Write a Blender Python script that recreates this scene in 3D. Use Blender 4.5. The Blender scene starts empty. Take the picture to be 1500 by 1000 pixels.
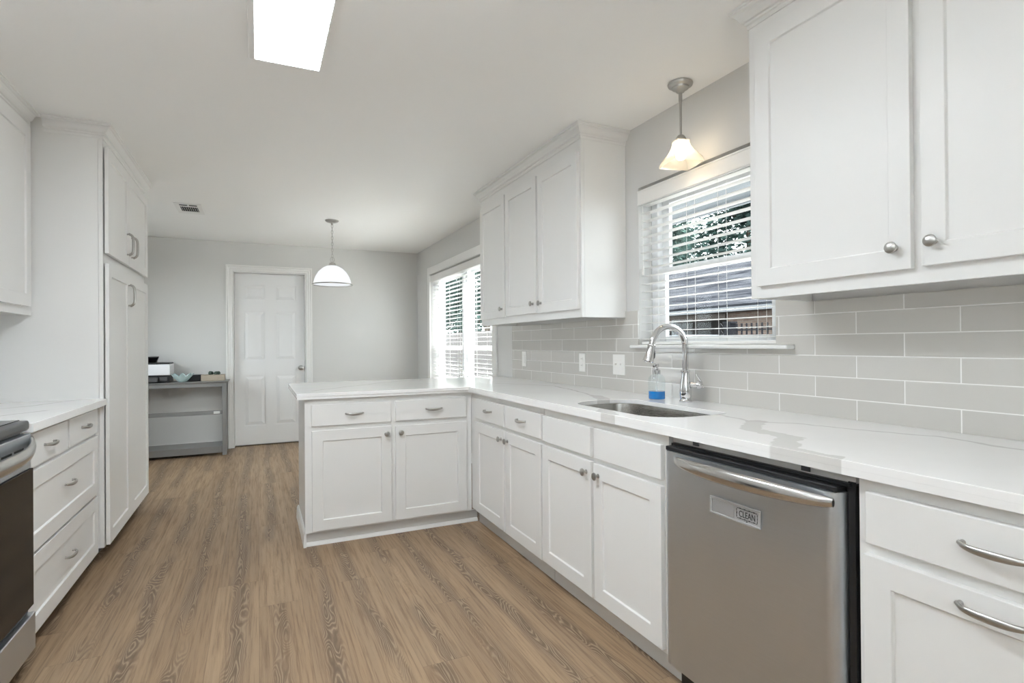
import bpy, bmesh, math, random
from mathutils import Vector, Matrix
import numpy as np

S = bpy.context.scene
COL = S.collection
PI = math.pi
rnd = random.Random(7)

# ------------------------------------------------------------------ camera
CAMZ = 1.19
yaw, pitch, roll = math.radians(24.952), math.radians(0.2373), math.radians(-0.4504)
F = Vector((math.sin(yaw) * math.cos(pitch), math.cos(yaw) * math.cos(pitch), math.sin(pitch)))
R0 = Vector((math.cos(yaw), -math.sin(yaw), 0)); U0 = R0.cross(F)
R = math.cos(roll) * R0 + math.sin(roll) * U0
U = -math.sin(roll) * R0 + math.cos(roll) * U0
cam = bpy.data.objects.new('camera', bpy.data.cameras.new('camera'))
COL.objects.link(cam)
cam.matrix_world = Matrix(((R.x, U.x, -F.x, 0), (R.y, U.y, -F.y, 0), (R.z, U.z, -F.z, CAMZ), (0, 0, 0, 1)))
cam.data.sensor_width = 36.0
cam.data.sensor_fit = 'HORIZONTAL'
cam.data.lens = 800.96 / 1500 * 36.0
cam.data.clip_start = 0.02
cam.data.clip_end = 200
S.camera = cam

# ------------------------------------------------------------------ light and colour management
S.view_settings.view_transform = 'Standard'
S.view_settings.look = 'None'
S.view_settings.gamma = 1.0
S.view_settings.use_curve_mapping = False
S.view_settings.exposure = 0.95
S.cycles.use_denoising = True
S.cycles.max_bounces = 14
S.cycles.diffuse_bounces = 8
S.cycles.transparent_max_bounces = 16
S.cycles.sample_clamp_indirect = 8.0

SKY = 4.6
W = bpy.data.worlds.new('overcast_sky'); S.world = W
W.use_nodes = True
wn = W.node_tree.nodes; wn.clear()
wo = wn.new('ShaderNodeOutputWorld'); wb = wn.new('ShaderNodeBackground')
wb.inputs[0].default_value = (0.90, 0.96, 1.0, 1); wb.inputs[1].default_value = SKY
W.node_tree.links.new(wb.outputs[0], wo.inputs[0])

TUBE_L = 18.0        # fluorescent ceiling fixtures
BULB_K = 16.0       # bulb over the sink
DOME_L = 0.55       # lit opal dome of the dining pendant
FILL_L = 3600.0      # added unseen uplight behind the camera, bounced off the ceiling

sun = bpy.data.lights.new('veiled_sun', 'SUN'); sun.energy = 34.0; sun.angle = math.radians(16); sun.color = (1.0, .985, .96)
suno = bpy.data.objects.new('veiled_sun', sun); COL.objects.link(suno)
suno.rotation_euler = (Vector((-.50, .10, -.86))).to_track_quat('-Z', 'Y').to_euler()

def portal(name, loc, rot, sx, sy):
    l = bpy.data.lights.new(name, 'AREA'); l.shape = 'RECTANGLE'; l.size = sx; l.size_y = sy
    l.cycles.is_portal = True
    o = bpy.data.objects.new(name, l); o.location = loc; o.rotation_euler = rot; COL.objects.link(o)
portal('kitchen_window_portal', (2.12, 2.03, 1.62), (0, PI / 2, 0), 0.9, 0.95)
portal('dining_window_portal', (2.12, 5.545, 1.37), (0, PI / 2, 0), 1.4, 2.0)
portal('added_rear_window_portal', (-.55, -2.73, 1.575), (PI / 2, 0, 0), .95, 1.2)
portal('added_side_window_portal', (-1.50, 5.85, 1.415), (0, -PI / 2, 0), .93, 1.3)

# ------------------------------------------------------------------ materials
def lin(c):
    return tuple(((x / 255) / 12.92 if x / 255 <= .04045 else ((x / 255 + .055) / 1.055) ** 2.4) for x in c)

class NT:
    def __init__(s, name):
        s.m = bpy.data.materials.new(name); s.m.use_nodes = True
        s.t = s.m.node_tree; s.t.nodes.clear()
        s.out = s.t.nodes.new('ShaderNodeOutputMaterial')
    def n(s, typ, **kw):
        nd = s.t.nodes.new(typ)
        for k, v in kw.items(): setattr(nd, k, v)
        return nd
    def L(s, a, b): s.t.links.new(a, b)
    def put(s, sock, v):
        if isinstance(v, bpy.types.NodeSocket): s.L(v, sock)
        else: sock.default_value = v
    def math(s, op, a, b=0.0, c=0.0, clamp=False):
        nd = s.n('ShaderNodeMath', operation=op, use_clamp=clamp)
        for i, v in enumerate((a, b, c)): s.put(nd.inputs[i], v)
        return nd.outputs[0]
    def vm(s, op, a, b=None, sc=None):
        nd = s.n('ShaderNodeVectorMath', operation=op)
        s.put(nd.inputs[0], a)
        if b is not None: s.put(nd.inputs[1], b)
        if sc is not None: s.put(nd.inputs['Scale'], sc)
        return nd.outputs['Value'] if op in ('DOT_PRODUCT', 'LENGTH', 'DISTANCE') else nd.outputs[0]
    def coord(s, which='Object'): return s.n('ShaderNodeTexCoord').outputs[which]
    def noise(s, vec, scale, detail=2.0, rough=.5, dist=0.0, color=False):
        nd = s.n('ShaderNodeTexNoise'); s.put(nd.inputs['Vector'], vec)
        nd.inputs['Scale'].default_value = scale; nd.inputs['Detail'].default_value = detail
        nd.inputs['Roughness'].default_value = rough; nd.inputs['Distortion'].default_value = dist
        return nd.outputs['Color' if color else 'Fac']
    def mix(s, f, a, b):
        nd = s.n('ShaderNodeMix', data_type='RGBA')
        s.put(nd.inputs[0], f)
        for i, v in ((6, a), (7, b)):
            s.put(nd.inputs[i], v if isinstance(v, bpy.types.NodeSocket) else tuple(v)[:3] + (1,))
        return nd.outputs[2]
    def smooth(s, v, lo, hi, a=0.0, b=1.0):
        nd = s.n('ShaderNodeMapRange', interpolation_type='SMOOTHSTEP')
        s.put(nd.inputs[0], v)
        for i, x in enumerate((lo, hi, a, b)): nd.inputs[i + 1].default_value = x
        return nd.outputs[0]
    def bump(s, h, strength, dist=.01):
        nd = s.n('ShaderNodeBump'); nd.inputs['Strength'].default_value = strength
        nd.inputs['Distance'].default_value = dist; s.L(h, nd.inputs['Height']); return nd.outputs[0]
    def principled(s, color=(.8, .8, .8), rough=.5, metal=0.0, spec=.5, normal=None, **kw):
        p = s.n('ShaderNodeBsdfPrincipled')
        s.put(p.inputs['Base Color'], color if isinstance(color, bpy.types.NodeSocket) else tuple(color)[:3] + (1,))
        s.put(p.inputs['Roughness'], rough); s.put(p.inputs['Metallic'], metal)
        p.inputs['Specular IOR Level'].default_value = spec
        if normal is not None: s.L(normal, p.inputs['Normal'])
        for k, v in kw.items(): s.put(p.inputs[k], v)
        s.L(p.outputs[0], s.out.inputs[0]); return p

def plain(name, color, rough=.5, metal=0.0, spec=.5, var=0.0, vscale=6.0, bump=0.0, bscale=150.0, **kw):
    t = NT(name); c = t.coord()
    col = color
    if var:
        f = t.noise(c, vscale, 3.0)
        col = t.mix(f, [x * (1 - var) for x in color], [min(1, x * (1 + var)) for x in color])
    nm = t.bump(t.noise(c, bscale, 2.0), bump, .002) if bump else None
    t.principled(col, rough, metal, spec, nm, **kw)
    return t.m

M = {}
M['cabinet'] = plain('cabinet_paint', (.785, .78, .765), .38, spec=.4, var=.012, vscale=3)
M['trim'] = plain('trim_paint', (.82, .815, .80), .35, spec=.4)
M['wall'] = plain('wall_paint', (.65, .647, .635), .6, spec=.3, var=.01, bump=.05, bscale=220)
M['ceiling'] = plain('ceiling_paint', (.92, .92, .91), .8, spec=.2, bump=.08, bscale=160)
M['door'] = plain('door_paint', (.80, .80, .80), .35, spec=.4)
M['vinyl'] = plain('window_vinyl', (.84, .85, .86), .35)
M['blind'] = plain('blind_white', (.84, .83, .81), .4, spec=.4)
M['nickel'] = plain('brushed_nickel', (.46, .45, .43), .32, 1.0)
M['chrome'] = plain('polished_chrome', (.72, .72, .73), .06, 1.0)
M['black'] = plain('black_plastic', (.012, .012, .013), .35)
M['black_glass'] = plain('black_oven_glass', (.010, .009, .008), .10, spec=.16)
M['dark'] = plain('dark_gap', (.02, .02, .02), .8)
M['plastic'] = plain('white_plate_plastic', (.80, .79, .76), .35)
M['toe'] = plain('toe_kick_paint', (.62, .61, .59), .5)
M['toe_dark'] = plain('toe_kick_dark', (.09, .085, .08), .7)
M['table'] = plain('grey_painted_wood', (.23, .226, .222), .45, var=.06)
M['grey_metal'] = plain('cooktop_trim', (.07, .07, .072), .3)
M['tan'] = plain('tan_cardboard', (.40, .34, .27), .7, var=.12, vscale=14)
M['white_plastic'] = plain('printer_white', (.75, .75, .77), .4)
M['glass_bowl'] = plain('pale_glass_leaf', (.55, .68, .68), .12, spec=.6, **{'Transmission Weight': .35})
M['leaf_dark'] = plain('dark_leaf', (.05, .08, .06), .6, var=.3)
M['magnet'] = plain('magnet_silver', (.44, .44, .44), .35, .25)
M['magnet_tab'] = plain('magnet_tab', (.33, .33, .33), .4, .3)
M['ink'] = plain('magnet_ink', (.015, .015, .015), .5)
M['tag'] = plain('paper_tag', (.7, .7, .68), .6)

def mk_steel(name, col, rough, vertical=False, rv=.10):
    t = NT(name); c = t.coord()
    mp = t.n('ShaderNodeMapping'); t.L(c, mp.inputs[0])
    mp.inputs['Scale'].default_value = (220, 4, 220) if not vertical else (4, 4, 260)
    f = t.noise(mp.outputs[0], 3.0, 3.0)
    r = t.smooth(f, .2, .8, rough - rv * .5, rough + rv * .5)
    t.principled(t.mix(f, [x * .93 for x in col], [x * 1.05 for x in col]), r, 1.0, .5, t.bump(f, .03, .001))
    return t.m
M['steel'] = mk_steel('brushed_stainless', (.64, .675, .715), .38)
M['steel_bright'] = mk_steel('handle_stainless', (.60, .59, .57), .22)
M['sink'] = mk_steel('sink_stainless', (.40, .385, .36), .27)

def emission(name, col, strength):
    t = NT(name); e = t.n('ShaderNodeEmission')
    e.inputs[0].default_value = tuple(col) + (1,); e.inputs[1].default_value = strength
    t.L(e.outputs[0], t.out.inputs[0]); return t.m
M['tube_light'] = emission('lit_acrylic_diffuser', (.875, .94, 1.0), TUBE_L)
M['bulb_kitchen'] = emission('lit_bulb_warm', (1.0, .83, .60), BULB_K)
M['lit_dome'] = emission('lit_opal_dome', (.94, .97, 1.0), DOME_L)
M['lit_disc'] = emission('lit_opal_disc', (.94, .97, 1.0), .50)
M['fill_bulb'] = emission('added_uplight_bulb', (.875, .94, 1.0), FILL_L)

def mk_thin_glass(name, tint=(1, 1, 1), refl=.06):
    t = NT(name)
    tr = t.n('ShaderNodeBsdfTransparent'); tr.inputs[0].default_value = tuple(tint) + (1,)
    gl = t.n('ShaderNodeBsdfGlossy'); gl.inputs['Roughness'].default_value = .02
    lw = t.n('ShaderNodeLayerWeight'); lw.inputs[0].default_value = .25
    mx = t.n('ShaderNodeMixShader')
    t.L(t.math('MULTIPLY_ADD', lw.outputs['Fresnel'], .09, refl * .02), mx.inputs[0])
    t.L(tr.outputs[0], mx.inputs[1]); t.L(gl.outputs[0], mx.inputs[2]); t.L(mx.outputs[0], t.out.inputs[0])
    return t.m
M['pane'] = mk_thin_glass('window_glass', (.96, .98, .98))
M['bottle'] = mk_thin_glass('bottle_glass', (.93, .955, .96), 2.0)

def mk_frosted(name, col, mixt):
    t = NT(name)
    d = t.n('ShaderNodeBsdfDiffuse'); d.inputs[0].default_value = tuple(col) + (1,)
    tl = t.n('ShaderNodeBsdfTranslucent'); tl.inputs[0].default_value = tuple(col) + (1,)
    tr = t.n('ShaderNodeBsdfTransparent'); tr.inputs[0].default_value = (1, 1, 1, 1)
    gl = t.n('ShaderNodeBsdfGlossy'); gl.inputs['Roughness'].default_value = .15
    a = t.n('ShaderNodeMixShader'); a.inputs[0].default_value = .55
    t.L(d.outputs[0], a.inputs[1]); t.L(tl.outputs[0], a.inputs[2])
    b = t.n('ShaderNodeMixShader'); b.inputs[0].default_value = mixt
    t.L(a.outputs[0], b.inputs[1]); t.L(tr.outputs[0], b.inputs[2])
    c = t.n('ShaderNodeMixShader'); c.inputs[0].default_value = .05
    t.L(b.outputs[0], c.inputs[1]); t.L(gl.outputs[0], c.inputs[2]); t.L(c.outputs[0], t.out.inputs[0])
    return t.m
M['frosted'] = mk_frosted('frosted_shade_glass', (.80, .76, .68), .60)

def mk_soap():
    t = NT('blue_soap'); t.principled((.01, .22, .62), .1, 0, .5); return t.m
M['soap'] = mk_soap()

def mk_floor():
    t = NT('wood_plank_floor'); c = t.coord()
    sp = t.n('ShaderNodeSeparateXYZ'); t.L(c, sp.inputs[0]); x, y = sp.outputs[0], sp.outputs[1]
    PW, PL = .182, 1.22
    ix = t.math('FLOOR', t.math('DIVIDE', x, PW))
    w1 = t.n('ShaderNodeTexWhiteNoise', noise_dimensions='1D'); t.L(ix, w1.inputs['W'])
    yo = t.math('DIVIDE', t.math('MULTIPLY_ADD', w1.outputs['Value'], PL * 3, y), PL)
    iy = t.math('FLOOR', yo)
    cb = t.n('ShaderNodeCombineXYZ'); t.L(ix, cb.inputs[0]); t.L(iy, cb.inputs[1])
    w2 = t.n('ShaderNodeTexWhiteNoise', noise_dimensions='3D'); t.L(cb.outputs[0], w2.inputs['Vector'])
    r2 = w2.outputs['Value']
    off = t.vm('SCALE', w2.outputs['Color'], sc=40.0)
    fx = t.math('FRACT', t.math('DIVIDE', x, PW)); fy = t.math('FRACT', yo)
    wand = t.noise(t.vm('ADD', t.vm('MULTIPLY', c, (0, 1.1, 0)), off), 1.0, 2.0, .5)
    pxc = t.math('SUBTRACT', t.math('SUBTRACT', fx, .5), t.math('MULTIPLY', t.math('SUBTRACT', wand, .5), .75))
    n0 = t.noise(t.vm('ADD', t.vm('MULTIPLY', c, (9.0, 1.7, 1.0)), off), 1.0, 2.0, .5)
    n00 = t.noise(t.vm('ADD', t.vm('MULTIPLY', c, (60.0, 9.0, 1.0)), off), 1.0, 2.0, .5)
    n1 = t.math('ADD', t.math('MULTIPLY_ADD', t.math('MULTIPLY', pxc, pxc), 3.2, t.math('MULTIPLY', n0, 1.15)), t.math('MULTIPLY', n00, .035))
    rings = t.math('SINE', t.math('MULTIPLY', n1, 165.0))
    patch = t.smooth(t.noise(t.vm('ADD', t.vm('MULTIPLY', c, (4.0, 1.3, 1.0)), off), 1.0, 1.0, .5), .30, .46)
    core = t.math('MULTIPLY', t.smooth(t.math('ABSOLUTE', pxc), .27, .06), patch)
    fine = t.noise(t.vm('ADD', t.vm('MULTIPLY', c, (95, 3.2, 1)), off), 1.0, 4.0, .65)
    streak = t.noise(t.vm('ADD', t.vm('MULTIPLY', c, (22, .8, 1)), off), 1.0, 3.0, .6)
    base = t.mix(r2, lin((154, 128, 100)), lin((168, 142, 113)))
    base = t.mix(t.math('MULTIPLY', t.smooth(streak, .35, .75), .55), base, lin((136, 115, 93)))
    base = t.mix(t.math('MULTIPLY', core, .65), base, lin((104, 86, 70)))
    rl = t.math('MULTIPLY', t.smooth(rings, .3, 1.0), t.math('MULTIPLY_ADD', core, .75, .10))
    base = t.mix(t.math('MULTIPLY', rl, .5), base, lin((190, 170, 143)))
    rd = t.math('MULTIPLY', t.smooth(rings, -.1, -1.0), t.math('MULTIPLY_ADD', core, .55, .12))
    base = t.mix(t.math('MULTIPLY', rd, .75), base, lin((88, 68, 52)))
    base = t.mix(t.smooth(fine, .42, .75, 0, .7), base, lin((106, 84, 64)))
    ex = t.math('MINIMUM', fx, t.math('SUBTRACT', 1.0, fx)); ey = t.math('MINIMUM', fy, t.math('SUBTRACT', 1.0, fy))
    gap = t.math('MINIMUM', t.math('MULTIPLY', ex, PW), t.math('MULTIPLY', ey, PL))
    g = t.smooth(gap, .0004, .0022)
    base = t.mix(t.math('MULTIPLY', t.math('SUBTRACT', 1.0, g), .28), base, lin((70, 54, 42)))
    h = t.math('ADD', t.math('MULTIPLY', fine, .5), g)
    t.principled(base, t.smooth(fine, .2, .8, .38, .52), 0, .42, t.bump(h, .12, .002))
    return t.m
M['floor'] = mk_floor()

def mk_tile():
    t = NT('greige_glass_subway_tile'); c = t.coord()
    sp = t.n('ShaderNodeSeparateXYZ'); t.L(c, sp.inputs[0])
    y, z = sp.outputs[1], sp.outputs[2]
    RH, TL = .0785, .3185
    v = t.math('DIVIDE', t.math('SUBTRACT', z, .980 - RH * 4), RH)
    row = t.math('FLOOR', v)
    odd = t.math('MODULO', row, 2.0)
    u = t.math('DIVIDE', t.math('SUBTRACT', t.math('MULTIPLY_ADD', odd, -TL * .5, y), .7685 - TL * 0.0), TL)
    colid = t.math('FLOOR', u)
    fu, fv = t.math('FRACT', u), t.math('FRACT', v)
    eu = t.math('MULTIPLY', t.math('MINIMUM', fu, t.math('SUBTRACT', 1.0, fu)), TL)
    ev = t.math('MULTIPLY', t.math('MINIMUM', fv, t.math('SUBTRACT', 1.0, fv)), RH)
    e = t.math('MINIMUM', eu, ev)
    tile = t.smooth(e, .0013, .0021)
    cb = t.n('ShaderNodeCombineXYZ'); t.L(colid, cb.inputs[0]); t.L(row, cb.inputs[1])
    w = t.n('ShaderNodeTexWhiteNoise', noise_dimensions='3D'); t.L(cb.outputs[0], w.inputs['Vector'])
    tc = t.mix(w.outputs['Value'], (.53, .512, .48), (.57, .552, .518))
    rough = t.smooth(tile, 0, 1, .7, .10)
    pillow = t.smooth(e, .001, .006)
    t.principled(t.mix(tile, (.80, .79, .77), tc), rough, 0, .5, t.bump(t.math('ADD', pillow, t.math('MULTIPLY', t.noise(c, 9, 1), .35)), .25, .002))
    return t.m
M['tile'] = mk_tile()

def mk_quartz():
    t = NT('white_quartz_with_grey_veins'); c = t.coord()
    flat = t.vm('MULTIPLY', c, (1, 1, 0))
    wob = t.vm('SUBTRACT', t.noise(flat, 5.0, 3.0, .55, color=True), (.5, .5, .5))
    p = t.vm('MULTIPLY', t.vm('ADD', flat, t.vm('SCALE', wob, sc=.09)), (1, 1, 0))
    wob2 = t.vm('SUBTRACT', t.noise(flat, 28.0, 2.0, .6, color=True), (.5, .5, .5))
    pr = t.vm('MULTIPLY', t.vm('ADD', p, t.vm('SCALE', wob2, sc=.035)), (1, 1, 0))
    def seg(q, a, b):
        pa = t.vm('SUBTRACT', q, a + (0,)); ba = (b[0] - a[0], b[1] - a[1], 0); l2 = ba[0] ** 2 + ba[1] ** 2
        h = t.math('DIVIDE', t.vm('DOT_PRODUCT', pa, ba), l2, clamp=True)
        return t.vm('LENGTH', t.vm('SUBTRACT', pa, t.vm('SCALE', ba, sc=h)))
    def poly(q, pts):
        d = None
        for a, b in zip(pts, pts[1:]):
            s_ = seg(q, a, b); d = s_ if d is None else t.math('MINIMUM', d, s_)
        return d
    thin = poly(p, [(1.62, 1.59), (1.585, 1.42), (1.67, 1.30), (1.74, 1.10), (1.80, .93), (1.78, .70), (1.70, .30)])
    thin = t.math('MINIMUM', thin, poly(p, [(1.55, 3.6), (1.78, 3.18), (1.70, 2.75), (1.64, 2.48)]))
    thin = t.math('MINIMUM', thin, poly(p, [(.30, 3.60), (.85, 4.12), (1.2, 4.28)]))
    thin = t.math('MINIMUM', thin, poly(p, [(-1.20, 2.75), (-.97, 2.95), (-.86, 3.10)]))
    thin = t.math('MINIMUM', thin, poly(p, [(-1.25, 3.15), (-.98, 3.40), (-.87, 3.64)]))
    wide = poly(pr, [(1.60, 1.40), (1.46, 1.27), (1.41, 1.11), (1.27, 1.02), (1.26, .88)])
    wide = t.math('MINIMUM', wide, poly(pr, [(1.64, 2.46), (1.57, 2.30), (1.40, 2.0), (1.26, 1.81)]))
    vt = t.math('SUBTRACT', 1.0, t.smooth(thin, .003, .013))
    vw = t.math('SUBTRACT', 1.0, t.smooth(wide, .030, .036))
    cloud = t.noise(flat, 2.2, 4.0, .6)
    base = t.mix(t.smooth(cloud, .35, .75), (.90, .895, .885), (.86, .855, .845))
    base = t.mix(t.math('MULTIPLY', vt, .55), base, (.50, .49, .465))
    base = t.mix(t.math('MULTIPLY', vw, .5), base, (.50, .48, .445))
    speck = t.smooth(t.noise(c, 35, 3.0, .6), .72, .80)
    base = t.mix(t.math('MULTIPLY', speck, .35), base, (.5, .46, .40))
    t.principled(base, .10, 0, .5)
    return t.m
M['quartz'] = mk_quartz()

def mk_brick(name, c1, c2, mortar, sc=1.0):
    t = NT(name); c = t.coord()
    sp = t.n('ShaderNodeSeparateXYZ'); t.L(c, sp.inputs[0])
    cb = t.n('ShaderNodeCombineXYZ'); t.L(t.math('ADD', sp.outputs[1], sp.outputs[0]), cb.inputs[0]); t.L(sp.outputs[2], cb.inputs[1])
    b = t.n('ShaderNodeTexBrick'); t.L(cb.outputs[0], b.inputs['Vector'])
    b.inputs['Color1'].default_value = tuple(c1) + (1,); b.inputs['Color2'].default_value = tuple(c2) + (1,)
    b.inputs['Mortar'].default_value = tuple(mortar) + (1,); b.inputs['Scale'].default_value = sc
    b.inputs['Brick Width'].default_value = .22; b.inputs['Row Height'].default_value = .075; b.inputs['Mortar Size'].default_value = .008
    t.principled(b.outputs[0], .85, 0, .2); return t.m
M['brick'] = mk_brick('brown_brick', (.10, .064, .050), (.135, .098, .078), (.14, .13, .116))

def mk_shingle():
    t = NT('grey_roof_shingles'); c = t.coord()
    mp = t.vm('MULTIPLY', c, (1.1, .09, 1.1))
    f = t.noise(mp, 6.0, 4.0, .7)
    t.principled(t.mix(t.smooth(f, .36, .64), (.009, .0096, .0118), (.034, .0355, .040)), .9, 0, .0); return t.m
M['shingle'] = mk_shingle()
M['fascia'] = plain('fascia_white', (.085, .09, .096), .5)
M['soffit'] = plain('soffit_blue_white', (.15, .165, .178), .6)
M['driveway'] = plain('driveway_concrete', (.07, .07, .069), .8, var=.08)
M['concrete'] = plain('bounce_concrete', (.42, .42, .41), .8, var=.08)
M['bark'] = plain('tree_bark', (.10, .075, .055), .9, var=.3)
def mk_leaf(name, a, b):
    t = NT(name); c = t.coord(); f = t.noise(c, 1.3, 3.0)
    d = t.n('ShaderNodeBsdfDiffuse'); tl = t.n('ShaderNodeBsdfTranslucent'); mx = t.n('ShaderNodeMixShader'); mx.inputs[0].default_value = .3
    col = t.mix(f, a, b); t.L(col, d.inputs[0]); t.L(col, tl.inputs[0])
    t.L(d.outputs[0], mx.inputs[1]); t.L(tl.outputs[0], mx.inputs[2]); t.L(mx.outputs[0], t.out.inputs[0]); return t.m
M['leaf'] = mk_leaf('tree_leaves', (.026, .052, .045), (.060, .092, .082))
M['leaf_bright'] = mk_leaf('bright_leaves', (.02, .052, .012), (.044, .084, .026))
M['fence_black'] = plain('black_iron', (.008, .008, .010), .7, spec=.1)
M['fence_wood'] = plain('weathered_fence', (.07, .06, .054), .8, var=.25, vscale=9)
M['car'] = plain('car_paint_dark', (.008, .009, .012), .3, spec=.25)
M['tyre'] = plain('tyre_rubber', (.02, .02, .02), .8)
M['shade_wall'] = plain('carport_shade', (.05, .046, .043), .8)  # dark tone stands for the shade under the carport
M['beam'] = plain('brown_beam', (.05, .038, .03), .7)

# ------------------------------------------------------------------ mesh helpers
class Fr:
    """local (u, v, w) -> world; w points out of the face"""
    def __init__(s, o, u, v, w): s.o, s.u, s.v, s.w = Vector(o), Vector(u), Vector(v), Vector(w)
    def __call__(s, u, v, w): return s.o + s.u * u + s.v * v + s.w * w
    def at(s, u, v, w): return Fr(s(u, v, w), s.u, s.v, s.w)
ID = Fr((0, 0, 0), (1, 0, 0), (0, 1, 0), (0, 0, 1))

class MB:
    def __init__(s): s.bm = bmesh.new()
    def box(s, a, b, f=ID):
        (x0, y0, z0), (x1, y1, z1) = a, b
        vs = [s.bm.verts.new(f(x, y, z)) for x in (x0, x1) for y in (y0, y1) for z in (z0, z1)]
        for q in ((0, 1, 3, 2), (4, 6, 7, 5), (0, 4, 5, 1), (2, 3, 7, 6), (0, 2, 6, 4), (1, 5, 7, 3)):
            s.bm.faces.new([vs[i] for i in q])
        return s
    def hexa(s, p):          # 8 points: 4 bottom loop, 4 top loop
        vs = [s.bm.verts.new(Vector(q)) for q in p]
        for q in ((3, 2, 1, 0), (4, 5, 6, 7), (0, 1, 5, 4), (1, 2, 6, 5), (2, 3, 7, 6), (3, 0, 4, 7)):
            s.bm.faces.new([vs[i] for i in q])
        return s
    def prism(s, poly, w0, w1, f=ID):    # polygon in (u, v), extruded along w
        a = [s.bm.verts.new(f(u, v, w0)) for u, v in poly]; b = [s.bm.verts.new(f(u, v, w1)) for u, v in poly]
        n = len(poly)
        s.bm.faces.new(a[::-1]); s.bm.faces.new(b)
        for i in range(n): s.bm.faces.new([a[i], a[(i + 1) % n], b[(i + 1) % n], b[i]])
        return s
    def rings(s, rr, closed=True, cap=True):
        L_ = [[s.bm.verts.new(Vector(p)) for p in r] for r in rr]
        n = len(L_[0])
        for a, b in zip(L_, L_[1:]):
            for i in range(n if closed else n - 1):
                j = (i + 1) % n
                s.bm.faces.new([a[i], a[j], b[j], b[i]])
        if cap:
            s.bm.faces.new(L_[0][::-1]); s.bm.faces.new(L_[-1])
        return s
    def lathe(s, prof, f=ID, n=24, cap=True):        # prof: (radius, w)
        return s.rings([[f(r * math.cos(2 * PI * i / n), r * math.sin(2 * PI * i / n), w) for i in range(n)] for r, w in prof], True, cap)
    def tube(s, pts, rad, n=10, cap=True):
        pts = [Vector(p) for p in pts]; m = len(pts)
        rad = [rad] * m if isinstance(rad, (int, float)) else rad
        rr = []; up = None
        for i, p in enumerate(pts):
            t = (pts[min(i + 1, m - 1)] - pts[max(i - 1, 0)]).normalized()
            if up is None:
                up = Vector((0, 0, 1)) if abs(t.z) < .9 else Vector((1, 0, 0))
            a = (up - t * up.dot(t)).normalized(); b = t.cross(a); up = a
            r = rad[i]; ra, rb = r if isinstance(r, tuple) else (r, r)
            rr.append([p + a * ra * math.cos(2 * PI * k / n) + b * rb * math.sin(2 * PI * k / n) for k in range(n)])
        return s.rings(rr, True, cap)
    def sweep(s, prof, path, outs):
        """profile (out, z) swept along a horizontal polyline; outs: mitred outward vectors per point"""
        rr = []
        for p, o in zip(path, outs):
            rr.append([Vector((p[0] + o[0] * a, p[1] + o[1] * a, z)) for a, z in prof])
        return s.rings(rr, True, True)
    def build(s, name, mat, parent=None, bevel=0.0, smooth=False, seg=1):
        bmesh.ops.recalc_face_normals(s.bm, faces=s.bm.faces)
        base = Vector((0, 0, 0)); p = parent
        while p is not None: base += p.location; p = p.parent
        if base.length: bmesh.ops.translate(s.bm, vec=-base, verts=s.bm.verts)
        me = bpy.data.meshes.new(name); s.bm.to_mesh(me); s.bm.free()
        me.materials.append(M[mat] if isinstance(mat, str) else mat)
        if smooth:
            for q in me.polygons: q.use_smooth = True
            try: me.set_sharp_from_angle(angle=math.radians(38))
            except Exception: pass
        o = bpy.data.objects.new(name, me); COL.objects.link(o)
        if parent is not None: o.parent = parent
        if bevel:
            b = o.modifiers.new('edge', 'BEVEL'); b.width = bevel; b.segments = seg; b.limit_method = 'ANGLE'; b.angle_limit = math.radians(40)
        return o

def tag(o, label=None, cat=None, group=None, kind=None):
    if label: o['label'] = label
    if cat: o['category'] = cat
    if group: o['group'] = group
    if kind: o['kind'] = kind
    return o
def thing(name, label, cat, loc, group=None):
    o = bpy.data.objects.new(name, None); o.empty_display_size = .05; COL.objects.link(o); o.location = loc
    return tag(o, label, cat, group)
def struct(o, label=None, cat=None):
    return tag(o, label, cat, kind='structure')

# faces of the cabinets: u along the wall, v up, w out
def right_face(x): return Fr((x, 0, 0), (0, -1, 0), (0, 0, 1), (-1, 0, 0))     # u = -y
def left_face(x): return Fr((x, 0, 0), (0, 1, 0), (0, 0, 1), (1, 0, 0))        # u = +y
def front_face(y): return Fr((0, y, 0), (1, 0, 0), (0, 0, 1), (0, -1, 0))      # u = +x

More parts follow.
